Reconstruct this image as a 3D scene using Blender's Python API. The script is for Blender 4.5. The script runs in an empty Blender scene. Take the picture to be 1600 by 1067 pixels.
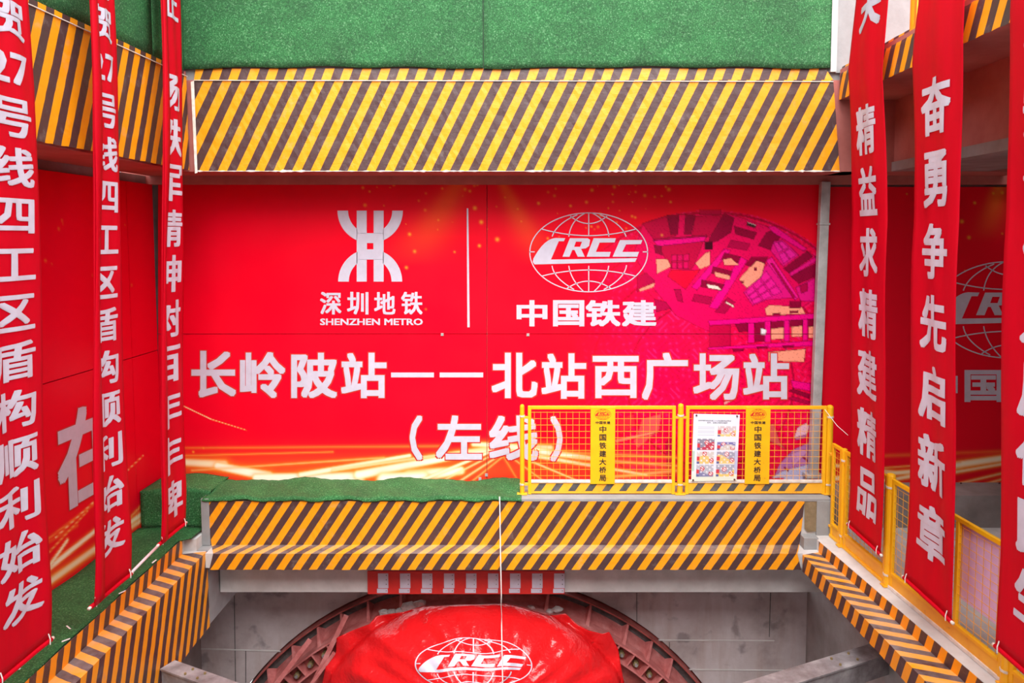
import bpy, bmesh, math, random
import numpy as np
from mathutils import Vector, Matrix
random.seed(7); rng = np.random.default_rng(7)
S = bpy.context.scene
COL = S.collection

# ------------------------------------------------------------------ camera, sky, exposure
F = 1150.0                      # focal length in pixels of the 1600 px wide frame
TH = math.atan(0.065)           # downward pitch
PX, PY = 840.0, 370.0 + F * 0.065
ZC = 4.12                       # height of the eye above the turf gallery
cd = bpy.data.cameras.new('camera'); cam = bpy.data.objects.new('camera', cd); COL.objects.link(cam)
cd.sensor_width = 36; cd.lens = F * 36 / 1600
cd.shift_x = -(PX - 800) / 1600; cd.shift_y = (533.5 - PY) / 1600 * -1
cd.clip_end = 200
cam.location = (0, 0, ZC); cam.rotation_euler = (math.pi / 2 - TH, 0, 0)
S.camera = cam
W = bpy.data.worlds.new('overcast_sky'); S.world = W; W.use_nodes = True
bg = W.node_tree.nodes['Background']; bg.inputs[0].default_value = (0.93, 0.96, 1.0, 1); bg.inputs[1].default_value = 2.2
sun = bpy.data.lights.new('soft_sun', 'SUN'); sun.energy = 4.0; sun.angle = math.radians(50); sun.color = (1, .98, .95)
suno = bpy.data.objects.new('soft_sun', sun); COL.objects.link(suno); suno.rotation_euler = (math.radians(38), 0, math.radians(4))
suno.location = (0, -4, 14)
S.view_settings.view_transform = 'Standard'; S.view_settings.look = 'None'
S.view_settings.gamma = 1; S.view_settings.use_curve_mapping = False
S.view_settings.exposure = 0.55

def ray(px, py):
    cx = (px - PX) / F; cy = (py - PY) / F
    return cx, math.cos(TH) - cy * math.sin(TH), -math.sin(TH) - cy * math.cos(TH)
def PYd(px, py, D):
    x, y, z = ray(px, py); t = D / y; return Vector((x * t, D, z * t + ZC))
def PXd(px, py, X):
    x, y, z = ray(px, py); t = X / x; return Vector((X, y * t, z * t + ZC))
def PZd(px, py, Z):
    x, y, z = ray(px, py); t = (Z - ZC) / z; return Vector((x * t, y * t, Z))
def zat(py, D): return PYd(PX, py, D).z
def xat(px, D, py=500): return PYd(px, py, D).x

# ------------------------------------------------------------------ materials
def new_mat(name):
    m = bpy.data.materials.new(name); m.use_nodes = True
    nt = m.node_tree; return m, nt, nt.nodes['Principled BSDF']
def nd(nt, t, **kw):
    n = nt.nodes.new(t)
    for k, v in kw.items(): setattr(n, k, v)
    return n
def tex(nt, scale, detail=4, rough=.6, coord='Object', stretch=None):
    tc = nd(nt, 'ShaderNodeTexCoord'); n = nd(nt, 'ShaderNodeTexNoise')
    n.inputs['Scale'].default_value = scale; n.inputs['Detail'].default_value = detail; n.inputs['Roughness'].default_value = rough
    if stretch:
        mp = nd(nt, 'ShaderNodeMapping'); mp.inputs['Scale'].default_value = stretch
        nt.links.new(tc.outputs[coord], mp.inputs[0]); nt.links.new(mp.outputs[0], n.inputs['Vector'])
    else: nt.links.new(tc.outputs[coord], n.inputs['Vector'])
    return n
def ramp(nt, src, stops):
    r = nd(nt, 'ShaderNodeValToRGB'); cr = r.color_ramp
    while len(cr.elements) < len(stops): cr.elements.new(.5)
    for e, (p, c) in zip(cr.elements, stops):
        e.position = p; e.color = (*c, 1) if len(c) == 3 else c
    nt.links.new(src, r.inputs[0]); return r
def bump(nt, src, b, strength=.3, dist=.01):
    n = nd(nt, 'ShaderNodeBump'); n.inputs['Strength'].default_value = strength; n.inputs['Distance'].default_value = dist
    nt.links.new(src, n.inputs['Height']); nt.links.new(n.outputs[0], b.inputs['Normal'])
def mix(nt, fac, a, b, blend='MIX'):
    m = nd(nt, 'ShaderNodeMix', data_type='RGBA', blend_type=blend)
    for s, v in ((0, fac), (6, a), (7, b)):
        if hasattr(v, 'is_output'): nt.links.new(v, m.inputs[s])
        else: m.inputs[s].default_value = v if s == 0 else (*v, 1)
    return m.outputs[2]
def noise_mat(name, stops, scale=6, rough=.7, detail=5, bmp=.25, bdist=.01, bscale=None, stretch=None, metal=0, spec=.5):
    m, nt, b = new_mat(name)
    n = tex(nt, scale, detail, stretch=stretch); r = ramp(nt, n.outputs[0], stops)
    col = r.outputs[0]
    if name == 'stained_concrete':
        n5 = tex(nt, 3.4, 3, .5); st = ramp(nt, n5.outputs[0], [(.60, (0, 0, 0)), (.70, (.55,) * 3)]); col = mix(nt, st.outputs[0], col, (.13, .11, .115))
        n6 = tex(nt, 1.1, 5, .6, stretch=(3, 1, .35)); s2 = ramp(nt, n6.outputs[0], [(.50, (0, 0, 0)), (.75, (.6,) * 3)]); col = mix(nt, s2.outputs[0], col, (.34, .22, .17))
    nt.links.new(col, b.inputs['Base Color'])
    b.inputs['Roughness'].default_value = rough; b.inputs['Metallic'].default_value = metal; b.inputs['Specular IOR Level'].default_value = spec
    if bmp:
        n2 = tex(nt, bscale or scale * 4, 4); bump(nt, n2.outputs[0], b, bmp, bdist)
    return m
def flat(name, c, rough=.6, metal=0, spec=.5):
    m, nt, b = new_mat(name)
    n = tex(nt, 9, 3); r = ramp(nt, n.outputs[0], [(.3, tuple(v * .93 for v in c)), (.7, tuple(min(1, v * 1.04) for v in c))])
    col = r.outputs[0]
    if name == 'stained_concrete':
        n5 = tex(nt, 3.4, 3, .5); st = ramp(nt, n5.outputs[0], [(.60, (0, 0, 0)), (.70, (.55,) * 3)]); col = mix(nt, st.outputs[0], col, (.13, .11, .115))
        n6 = tex(nt, 1.1, 5, .6, stretch=(3, 1, .35)); s2 = ramp(nt, n6.outputs[0], [(.50, (0, 0, 0)), (.75, (.6,) * 3)]); col = mix(nt, s2.outputs[0], col, (.34, .22, .17))
    nt.links.new(col, b.inputs['Base Color'])
    b.inputs['Roughness'].default_value = rough; b.inputs['Metallic'].default_value = metal; b.inputs['Specular IOR Level'].default_value = spec
    return m

def stripe_mat(name, yellow, dark, wear=.35, rough=.38):
    m, nt, b = new_mat(name)
    uv = nd(nt, 'ShaderNodeUVMap'); uv.uv_map = 'stripe'
    sep = nd(nt, 'ShaderNodeSeparateXYZ'); nt.links.new(uv.outputs[0], sep.inputs[0])
    fr = nd(nt, 'ShaderNodeMath', operation='FRACT'); nt.links.new(sep.outputs[0], fr.inputs[0])
    gt = nd(nt, 'ShaderNodeMath', operation='GREATER_THAN'); gt.inputs[1].default_value = .5; nt.links.new(fr.outputs[0], gt.inputs[0])
    n1 = tex(nt, 2.2, 5); yr = ramp(nt, n1.outputs[0], [(.3, tuple(v * .93 for v in yellow)), (.7, yellow)])
    col = mix(nt, gt.outputs[0], yr.outputs[0], dark)
    n2 = tex(nt, 5, 8, .75); w = ramp(nt, n2.outputs[0], [(.56, (0, 0, 0)), (.78, (wear,) * 3)])
    col = mix(nt, w.outputs[0], col, (.42, .36, .33))
    ge = nd(nt, 'ShaderNodeNewGeometry'); sz = nd(nt, 'ShaderNodeSeparateXYZ'); nt.links.new(ge.outputs['True Normal'], sz.inputs[0])
    ab = nd(nt, 'ShaderNodeMath', operation='ABSOLUTE'); nt.links.new(sz.outputs[2], ab.inputs[0])
    up = ramp(nt, ab.outputs[0], [(.6, (0, 0, 0)), (.9, (1, 1, 1))]); n4 = tex(nt, 3, 7, .7); dn = ramp(nt, n4.outputs[0], [(.35, (.0,) * 3), (.7, (.40,) * 3)])
    col = mix(nt, mix(nt, 1.0, up.outputs[0], dn.outputs[0], 'MULTIPLY'), col, (.50, .46, .45))      # dust lying on the ledges
    nt.links.new(col, b.inputs['Base Color'])
    rr = ramp(nt, n2.outputs[0], [(.4, (rough,) * 3), (.7, (rough + .2,) * 3)]); nt.links.new(rr.outputs[0], b.inputs['Roughness'])
    n3 = tex(nt, 3.5, 6, .6, stretch=(1, 1, 2.2)); bump(nt, n3.outputs[0], b, .22, .03)
    return m
M = {}
M['film'] = stripe_mat('striped_film', (.95, .345, .004), (.075, .036, .036))
M['kick'] = stripe_mat('striped_kick_plate', (.90, .38, .012), (.05, .04, .035), .6, .5)
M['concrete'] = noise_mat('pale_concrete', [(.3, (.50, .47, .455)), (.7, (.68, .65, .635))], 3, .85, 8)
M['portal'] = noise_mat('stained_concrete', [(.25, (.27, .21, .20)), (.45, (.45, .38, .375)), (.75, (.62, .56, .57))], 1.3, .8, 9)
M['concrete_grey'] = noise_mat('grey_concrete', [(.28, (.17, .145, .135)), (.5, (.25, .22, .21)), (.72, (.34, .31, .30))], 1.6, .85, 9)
M['white_wall'] = noise_mat('white_plaster', [(.3, (.25, .25, .25)), (.7, (.32, .32, .32))], 4, .85, 7)
M['brown_patch'] = noise_mat('bare_render', [(.3, (.16, .11, .055)), (.7, (.28, .21, .12))], 9, .9, 7)
M['white_print'] = flat('white_lettering', (.58, .55, .65), .5)
M['black_print'] = flat('black_lettering', (.035, .025, .02), .5)
M['red_print'] = flat('red_lettering', (.62, .02, .015), .5)
M['yellow'] = noise_mat('yellow_paint', [(.27, (.45, .15, .012)), (.34, (.92, .44, .006)), (.8, (.97, .52, .006))], 5, .42, 8, .15)
M['dirty_yellow'] = noise_mat('worn_yellow_paint', [(.27, (.40, .15, .03)), (.38, (.88, .40, .02)), (.8, (.95, .50, .03))], 7, .5, 8, .15)
M['white_dirt'] = noise_mat('dusty_white_paint', [(.3, (.6, .52, .42)), (.7, (.85, .8, .74))], 10, .6)
M['steel'] = noise_mat('weathered_steel', [(.3, (.16, .13, .13)), (.5, (.30, .27, .28)), (.72, (.5, .47, .48))], 4, .5, 8, .3, metal=.3)
M['red_steel'] = noise_mat('red_primed_steel', [(.3, (.20, .035, .03)), (.55, (.36, .07, .06)), (.78, (.46, .16, .14))], 5, .45, 8, .3)
M['dark_steel'] = noise_mat('dark_rusty_steel', [(.3, (.06, .015, .012)), (.7, (.14, .035, .03))], 5, .6, 8, .3)
M['pink_steel'] = noise_mat('dusty_red_steel', [(.3, (.42, .09, .085)), (.6, (.60, .20, .19)), (.8, (.68, .40, .38))], 6, .55, 8, .3)
M['rubber'] = noise_mat('grey_rubber', [(.3, (.05, .045, .045)), (.7, (.13, .12, .115))], 8, .7)
M['brass'] = noise_mat('dirty_bolt', [(.3, (.22, .16, .07)), (.7, (.5, .4, .2))], 20, .4, metal=.6)
M['rock'] = noise_mat('concrete_chunk', [(.3, (.38, .37, .36)), (.7, (.62, .61, .6))], 12, .9)
M['wood'] = noise_mat('weathered_plank', [(.3, (.16, .10, .08)), (.7, (.30, .21, .17))], 3, .8, 8, .3, stretch=(1, 8, 12))
M['galv'] = noise_mat('galvanised_pipe', [(.3, (.36, .34, .33)), (.7, (.58, .56, .55))], 5, .45, metal=.2)
M['pvc'] = flat('pale_plastic_pipe', (.72, .55, .56), .4)
M['rope'] = flat('white_rope', (.8, .76, .72), .8)
M['lilac'] = flat('lilac_sheet', (.86, .58, .88), .55)
M['red_bounce_concrete'] = noise_mat('concrete_tinted_by_bounce', [(.3, (.40, .11, .09)), (.7, (.52, .17, .145))], 2.5, .85, 8)  # grey concrete; red bounce light is put into the base colour

def turf_mat():
    m, nt, b = new_mat('artificial_turf')
    n = tex(nt, 55, 3, .8); r = ramp(nt, n.outputs[0], [(.30, (.003, .045, .010)), (.45, (.012, .13, .03)), (.58, (.03, .22, .05)), (.69, (.26, .46, .27))])
    n2 = tex(nt, 2.2, 6, .65, stretch=(1, 1, 1.6)); r2 = ramp(nt, n2.outputs[0], [(.35, (.72, .72, .72)), (.65, (1.12, 1.12, 1.12))])
    c = mix(nt, 1.0, r.outputs[0], r2.outputs[0], 'MULTIPLY')
    nt.links.new(c, b.inputs['Base Color']); b.inputs['Roughness'].default_value = .65
    b.inputs['Sheen Weight'].default_value = 0; b.inputs['Sheen Roughness'].default_value = .5
    bump(nt, tex(nt, 90, 3, .8).outputs[0], b, .8, .02); return m
M['turf'] = turf_mat()
def print_mat(name, rough=.42):
    m, nt, b = new_mat(name)
    v = nd(nt, 'ShaderNodeVertexColor'); v.layer_name = 'print'
    nt.links.new(v.outputs[0], b.inputs['Base Color']); b.inputs['Specular IOR Level'].default_value = .12
    n = tex(nt, 1.2, 3); r = ramp(nt, n.outputs[0], [(.3, (rough - .08,) * 3), (.7, (rough + .1,) * 3)]); nt.links.new(r.outputs[0], b.inputs['Roughness'])
    bump(nt, tex(nt, .9, 2).outputs[0], b, .15, .03); return m
M['print'] = print_mat('printed_vinyl')
def cloth_mat(name, c, rough=.45, trans=.25, wr=(1, 1, 1), sc=5, bd=.02, bs=.3):
    m, nt, b = new_mat(name)
    n = tex(nt, sc, 4, stretch=wr); r = ramp(nt, n.outputs[0], [(.3, tuple(v * .9 for v in c)), (.7, c)])
    nt.links.new(r.outputs[0], b.inputs['Base Color']); b.inputs['Roughness'].default_value = rough; b.inputs['Specular IOR Level'].default_value = .15 if trans > .2 else .5
    bump(nt, n.outputs[0], b, bs, bd)
    if trans:
        t = nd(nt, 'ShaderNodeBsdfTranslucent'); nt.links.new(r.outputs[0], t.inputs[0])
        mx = nd(nt, 'ShaderNodeMixShader'); mx.inputs[0].default_value = trans
        out = nt.nodes['Material Output']
        nt.links.new(b.outputs[0], mx.inputs[1]); nt.links.new(t.outputs[0], mx.inputs[2]); nt.links.new(mx.outputs[0], out.inputs[0])
    return m
M['banner'] = cloth_mat('red_banner_cloth', (.76, .001, .018), .55, .3, (1, 1, .25), 6, .01, .25)
M['tarp'] = cloth_mat('red_satin_cloth', (.88, .012, .016), .24, .1, (1, 1, 1), 3.2, .12, .45)

# ------------------------------------------------------------------ mesh helpers
class MB:
    def __init__(s): s.v = []; s.f = []; s.mi = []; s.uv = {}
    def add(s, vs, fs, mi=0):
        b = len(s.v); s.v += [tuple(v) for v in vs]
        for f in fs: s.f.append(tuple(b + i for i in f)); s.mi.append(mi)
        return b
    def quad(s, a, b, c, d, mi=0): s.add([a, b, c, d], [(0, 1, 2, 3)], mi)
    def poly(s, pts, mi=0): s.add(pts, [tuple(range(len(pts)))], mi)
    def box(s, a, b, mi=0):
        x0, y0, z0 = (min(a[i], b[i]) for i in range(3)); x1, y1, z1 = (max(a[i], b[i]) for i in range(3))
        s.hexa([(x0, y0, z0), (x1, y0, z0), (x1, y1, z0), (x0, y1, z0), (x0, y0, z1), (x1, y0, z1), (x1, y1, z1), (x0, y1, z1)], mi)
    def hexa(s, p, mi=0): s.add(p, [(3, 2, 1, 0), (4, 5, 6, 7), (0, 1, 5, 4), (1, 2, 6, 5), (2, 3, 7, 6), (3, 0, 4, 7)], mi)
    def bar(s, p, q, w, h, up=(0, 0, 1), mi=0):
        p = Vector(p); q = Vector(q); d = (q - p).normalized(); u = Vector(up)
        if abs(d.dot(u)) > .95: u = Vector((0, 1, 0))
        r = d.cross(u).normalized(); u = r.cross(d).normalized(); r *= w / 2; u *= h / 2
        s.hexa([p - r - u, p + r - u, q + r - u, q - r - u, p - r + u, p + r + u, q + r + u, q - r + u], mi)
    def tube(s, pts, r, n=8, mi=0, cap=True):
        pts = [Vector(p) for p in pts]; rings = []
        for i, p in enumerate(pts):
            d = (pts[min(i + 1, len(pts) - 1)] - pts[max(i - 1, 0)]).normalized()
            u = Vector((0, 0, 1)) if abs(d.z) < .9 else Vector((0, 1, 0))
            a = d.cross(u).normalized(); b = a.cross(d).normalized()
            rr = r[i] if isinstance(r, (list, tuple)) else r
            rings.append([p + a * math.cos(2 * math.pi * k / n) * rr + b * math.sin(2 * math.pi * k / n) * rr for k in range(n)])
        fs = [(i * n + k, i * n + (k + 1) % n, (i + 1) * n + (k + 1) % n, (i + 1) * n + k) for i in range(len(pts) - 1) for k in range(n)]
        if cap: fs += [tuple(range(n))[::-1], tuple((len(pts) - 1) * n + k for k in range(n))]
        s.add([v for g in rings for v in g], fs, mi)
    def build(s, name, mats, parent=None, smooth=False, bevel=0, loc=None):
        if not isinstance(mats, (list, tuple)): mats = [mats]
        me = bpy.data.meshes.new(name)
        vs = s.v
        if loc is not None: vs = [(v[0] - loc[0], v[1] - loc[1], v[2] - loc[2]) for v in s.v]
        me.from_pydata(vs, [], s.f)
        for m in mats: me.materials.append(m)
        me.polygons.foreach_set('material_index', s.mi)
        if smooth: me.polygons.foreach_set('use_smooth', [True] * len(s.f))
        me.update()
        o = bpy.data.objects.new(name, me); COL.objects.link(o)
        if loc is not None: o.location = loc
        if parent is not None: o.parent = parent
        if bevel:
            b = o.modifiers.new('edge', 'BEVEL'); b.width = bevel; b.segments = 2; b.limit_method = 'ANGLE'
        return o
def tag(o, label, cat, group=None, kind=None):
    o['label'] = label; o['category'] = cat
    if group: o['group'] = group
    if kind: o['kind'] = kind
    return o
def thing(name, loc, label, cat, group=None, rot=0):
    o = bpy.data.objects.new(name, None); COL.objects.link(o); o.location = loc; o.rotation_euler = (0, 0, rot); o.empty_display_size = .2
    return tag(o, label, cat, group)
def struct(o): o['kind'] = 'structure'; return o

# ---- lettering: glyph outlines come from Blender's built-in font
_g = {}
def glyph(ch, bold=.02, bx=None):
    """2-D verts / faces of one character or word, emboldened, scaled to its ink box 0..1; also the ink size in em"""
    k = (ch, bold, bx)
    if k in _g: return _g[k]
    c = bpy.data.curves.new('t', 'FONT'); c.body = ch; c.size = 1; c.resolution_u = 2
    o = bpy.data.objects.new('t', c); COL.objects.link(o)
    me = bpy.data.meshes.new_from_object(o.evaluated_get(bpy.context.evaluated_depsgraph_get()))
    v = np.array([(p.co.x, p.co.y) for p in me.vertices]); f = [tuple(p.vertices) for p in me.polygons]
    bpy.data.objects.remove(o); bpy.data.curves.remove(c); bpy.data.meshes.remove(me)
    bx = bold if bx is None else bx
    offs = [(a * bx, b * bold) for a, b in ((0, 0), (-1, -1), (1, -1), (-1, 1), (1, 1), (0, -1), (0, 1), (-1, 0), (1, 0))] if bold else [(0, 0)]
    V = np.concatenate([v + np.array(q) for q in offs]); n = len(v)
    FS = [tuple(i + j * n for i in p) for j in range(len(offs)) for p in f]
    mn = V.min(0); mx = V.max(0); size = mx - mn
    V = (V - mn) / size
    _g[k] = (V, FS, size, n); return _g[k]
def put_glyph(mb, ch, x0, y0, x1, y1, fn, bold=.02, mi=0, bx=None, grow=0):
    """ink box (x0,y0)-(x1,y1), y up or down as fn wants; fn(x,y)->3-D. grow fattens the strokes past the box (outlines)"""
    if grow: bold += grow / abs(y1 - y0) * .93; bx = None
    V, FS, sz, n = glyph(ch, bold, bx)
    if grow: x0, x1 = x0 - math.copysign(grow, x1 - x0), x1 + math.copysign(grow, x1 - x0); y0, y1 = y0 - math.copysign(grow, y1 - y0), y1 + math.copysign(grow, y1 - y0)
    x = x0 + V[:, 0] * (x1 - x0); y = y1 + V[:, 1] * (y0 - y1)
    # the copies that thicken the strokes sit a fraction of a millimetre apart, like layers of paint
    c = Vector(fn((x0 + x1) / 2, (y0 + y1) / 2)); ex = Vector(fn(x1, (y0 + y1) / 2)) - c; ey = Vector(fn((x0 + x1) / 2, y0)) - c
    nn = ex.cross(ey).normalized() * .0002
    mb.add([Vector(fn(p, q)) + nn * (i // n) for i, (p, q) in enumerate(zip(x, y))], FS, mi)
def shape2d(mb, pts, fn, mi=0, holes=()):
    """filled 2-D outline with holes, mapped by fn"""
    bm = bmesh.new(); es = []
    for loop in [pts] + list(holes):
        vs = [bm.verts.new((p[0], p[1], 0)) for p in loop]
        es += [bm.edges.new((vs[i], vs[(i + 1) % len(vs)])) for i in range(len(vs))]
    bmesh.ops.triangle_fill(bm, use_beauty=True, use_dissolve=False, edges=es)
    bm.verts.index_update()
    mb.add([fn(v.co.x, v.co.y) for v in bm.verts], [tuple(v.index for v in f.verts) for f in bm.faces], mi); bm.free()
def ribbon(mb, pts, w, fn, mi=0, closed=False):
    n = len(pts); L = []; R = []
    for i, p in enumerate(pts):
        a = pts[(i - 1) % n] if closed or i else p; b = pts[(i + 1) % n] if closed or i < n - 1 else p
        dx, dy = b[0] - a[0], b[1] - a[1]; l = math.hypot(dx, dy) or 1
        L.append((p[0] - dy / l * w / 2, p[1] + dx / l * w / 2)); R.append((p[0] + dy / l * w / 2, p[1] - dx / l * w / 2))
    m = n if closed else n - 1
    mb.add([fn(*p) for p in L + R], [(i, (i + 1) % n, n + (i + 1) % n, n + i) for i in range(m)], mi)
def bez(p0, p1, p2, n=14): return [((1 - t) ** 2 * p0[0] + 2 * t * (1 - t) * p1[0] + t * t * p2[0], (1 - t) ** 2 * p0[1] + 2 * t * (1 - t) * p1[1] + t * t * p2[1]) for t in [i / n for i in range(n + 1)]]
def through(a, m, b, n=14): return bez(a, (2 * m[0] - (a[0] + b[0]) / 2, 2 * m[1] - (a[1] + b[1]) / 2), b, n)

def globe_emblem(mb, fn, lw=4.2, mi=0, letters=True):
    """globe with a train-nosed word across it, in units: x -256..256, y -172..172 (y down)"""
    q = lambda x, y: fn(x - 1241, y - 260)
    R = lambda pts, w=lw, c=False: ribbon(mb, pts, w, q, mi, c)
    R([(1241 + 254 * math.cos(a), 260 + 170 * math.sin(a)) for a in [2 * math.pi * i / 72 for i in range(72)]], lw, True)
    R(through((1162, 104), (1241, 136), (1320, 104))); R(through((1040, 160), (1241, 188), (1442, 160)))
    R([(1241, 90), (1241, 188)]); R(through((1228, 90), (1178, 130), (1155, 192))); R(through((1254, 90), (1306, 130), (1328, 192)))
    R(through((1192, 98), (1120, 140), (1083, 192))); R(through((1290, 98), (1365, 140), (1402, 192)))
    R(through((1040, 362), (1241, 336), (1442, 362))); R(through((1148, 415), (1241, 384), (1336, 415)))
    R([(1241, 318), (1241, 430)]); R(through((1155, 318), (1175, 375), (1218, 428))); R(through((1327, 318), (1308, 375), (1264, 428)))
    R(through((1083, 318), (1110, 370), (1178, 420))); R(through((1404, 315), (1376, 370), (1306, 420)))
    R([(985, 258), (1008, 258)]); R([(1474, 258), (1497, 258)])
    if letters:
        nose = bez((1100, 198), (1050, 200), (1003, 286), 10)
        shape2d(mb, [(1140, 199)] + nose + [(1000, 302), (1008, 312), (1441, 301), (1449, 285), (1078, 291), (1112, 212), (1134, 212)], q, mi)
        shape2d(mb, [(1128, 279), (1160, 199), (1236, 199), (1247, 206), (1243, 232), (1228, 243), (1208, 245), (1224, 279), (1194, 279), (1180, 250), (1170, 250), (1158, 279)], q, mi,
                [[(1178, 236), (1204, 236), (1212, 214), (1186, 214)]])
        shape2d(mb, [(1232, 279), (1262, 199), (1358, 199), (1353, 217), (1288, 218), (1272, 258), (1336, 258), (1330, 279)], q, mi)
        shape2d(mb, [(1344, 279), (1376, 207), (1472, 207), (1466, 224), (1402, 226), (1386, 258), (1458, 258), (1450, 279)], q, mi)

# ------------------------------------------------------------------ key planes of the pit
D_S = 10.6          # printed board at the back
D_B = 9.80          # upper face of the lower back beam
D_BL = 9.52         # ledge front
D_W = 10.95         # portal wall
D_U = 9.80          # face of the upper back beam
D_H = 10.5          # header above the boards
X_L = xat(246, D_S)                 # board along the left side
Z_L = 0.02                          # left gallery floor
z_side = zat(851.5, D_B)            # ledge level all round
z_btop = zat(782, D_B)              # top of the back parapet
z_bsof = zat(890, D_BL)
z_usof = zat(268, D_U)
XLU = xat(303, D_U)                 # inner face of the upper left beam
XRU = xat(1302, D_U)
print('levels', X_L, z_side, z_btop, z_bsof, z_usof, XLU, XRU)

# ------------------------------------------------------------------ structure
def sbox(name, a, b, mat, **k):
    m = MB(); m.box(a, b); o = m.build(name, mat, **k); return struct(o)
# upper back beam, wall above it
sbox('beam_back_upper', (XLU - .9, D_U + .01, z_usof), (6.6, D_H, zat(125, D_U)), M['red_bounce_concrete'])
sbox('wall_back_upper', (XLU - .2, D_U + .06, zat(125, D_U)), (xat(1440, D_U), D_U + .7, ZC + 5.2), M['white_wall'])
sbox('beam_header', (X_L - .4, D_H, zat(288, D_H)), (8.5, D_H + .5, z_usof + .25), M['red_bounce_concrete'])
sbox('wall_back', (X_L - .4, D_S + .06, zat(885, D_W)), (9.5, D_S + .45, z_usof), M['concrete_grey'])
# left upper beam + wall
sbox('beam_left_upper', (X_L - .3, -1.5, z_usof), (XLU - .03, D_U + .05, zat(108, D_U) - .02), M['red_bounce_concrete'])
sbox('wall_left_upper', (XLU - .6, -1.5, zat(108, D_U)), (XLU - .05, D_U + .05, ZC + 5.2), M['concrete'])
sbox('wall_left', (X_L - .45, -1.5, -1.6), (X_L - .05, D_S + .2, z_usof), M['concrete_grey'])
# right upper slab with its edge beam
zr0 = PYd(1298.4, 156, D_U).z; zr1 = zr0 + .40
sbox('slab_right_upper', (XRU + .005, -1.5, zr0), (9.5, D_U, zr1 - .01), M['red_bounce_concrete'])
pB = PYd(1501, 112, 7.67); 
sbox('beam_right_upper', (XRU + .75, -1.5, zat(225, 7.9)), (XRU + 1.5, D_H, zr0), M['red_bounce_concrete'])
m = MB(); bz = zat(225, 7.9)
sbox('beam_right_flange', (XRU + .72, -1.5, bz - .12), (XRU + 2.0, D_H, bz), M['concrete_grey'])
sbox('wall_right', (9.1, -1.5, -1.6), (9.5, D_S + .3, zr1), M['concrete_grey'])
# white column block on the upper right slab
m = MB(); m.box((xat(1296, D_U), D_U + .03, zat(113, D_U)), (xat(1408, D_U), D_U + .6, ZC + 5.2)); struct(m.build('column_upper_right', M['white_wall']))
m = MB(); m.box((xat(1288, D_U), D_U - .0, zat(112, D_U)), (xat(1297, D_U), D_U + .5, ZC + 5.2)); struct(m.build('trim_1', M['galv']))
m = MB(); m.box((xat(1312, D_U), D_U + .02, z_usof), (xat(1345, D_U), D_U + .6, zr0)); struct(m.build('column_right', M['concrete']))
# lower back beam (parapet, ledge, soffit edge)
xl0, xl1 = xat(306, D_B), xat(1306, D_B)
m = MB()
prof = [(D_B + .01, z_btop - .005), (D_B + .01, z_side), (D_BL + .01, z_side), (D_BL + .01, z_bsof + .02), (9.95, z_bsof + .02), (9.95, zat(925, 9.95)), (10.3, zat(925, 9.95)), (10.3, z_btop - .005)]
XLI = PZd(323, 861, z_side).x
n = len(prof); A = [(XLI + .015, y, z) for y, z in prof]; B = [(xl1, y, z) for y, z in prof]
m.add(A + B, [tuple(range(n)), tuple(range(n, 2 * n))[::-1]] + [(i, n + i, n + (i + 1) % n, (i + 1) % n) for i in range(n)])
struct(m.build('beam_back_lower', M['concrete']))
# ceiling joint: back walkway floor
sbox('floor_back', (X_L, 10.05, z_btop - .5), (9.1, D_S + .06, z_btop - .02), M['concrete_grey'])
# left lower beam
XLI = PZd(323, 861, z_side).x; XLI2 = PZd(125, 1059, z_side).x
XLO = PZd(298, 853, z_side).x; XLO2 = PZd(90, 1051, z_side).x
Z_L = PXd(296.6, 833, XLO).z; print('ZL', Z_L)
def lx(a, b, y, ya=9.6, yb=6.9): return a + (b - a) * (y - ya) / (yb - ya)
zlb = PXd(328, 975, XLI).z
m = MB()
def lprof(y): 
    xi = lx(XLI, XLI2, y) - .01; xo = lx(XLO, XLO2, y) - .01
    return [(X_L - .3, y, Z_L - .03), (xo, y, Z_L - .03), (xo, y, z_side - .005), (xi, y, z_side - .005), (xi, y, zlb), (X_L - .3, y, zlb)]
A, B = lprof(2.0), lprof(9.62); n = 6
m.add(A + B, [tuple(range(n)), tuple(range(n, 2 * n))[::-1]] + [(i, n + i, n + (i + 1) % n, (i + 1) % n) for i in range(n)])
struct(m.build('beam_left_lower', M['concrete']))
sbox('beam_left_lower_end', (X_L - .3, 9.62, zlb), (XLI + .0, D_W, z_side - .3), M['white_wall'])
sbox('beam_left_lower_corner', (xat(306, D_B), 9.625, z_side - .3), (XLI + .013, D_B + .3, z_side - .003), M['white_wall'])
sbox('floor_left', (X_L - .3, 9.62, z_side - .3), (xl0, D_S + .06, Z_L - .03), M['concrete'])
# right lower beam
XRI = PZd(1254, 866, z_side).x; XRI2 = PZd(1430, 1048, z_side).x
XRO = PZd(1276, 858, z_side).x; XRO2 = PZd(1500, 1063, z_side).x
Z_R = zat(841.5, PZd(1276, 858, z_side).y)
zrb = PXd(1253, 888, XRI).z
print('right', XRI, XRI2, XRO, XRO2, Z_R, zrb)
m = MB()
def rprof(y):
    xi = lx(XRI, XRI2, y, 9.5, 7.0) + .01; xo = lx(XRO, XRO2, y, 9.5, 7.0) + .01
    return [(9.1, y, Z_R - .005), (xo, y, Z_R - .005), (xo, y, z_side - .005), (xi, y, z_side - .005), (xi, y, zrb), (9.1, y, zrb)]
A, B = rprof(2.0), rprof(10.05)
m.add(A + B, [tuple(range(n))[::-1], tuple(range(n, 2 * n))] + [(i, (i + 1) % n, n + (i + 1) % n, n + i) for i in range(n)])
struct(m.build('floor_right', M['concrete']))
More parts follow.
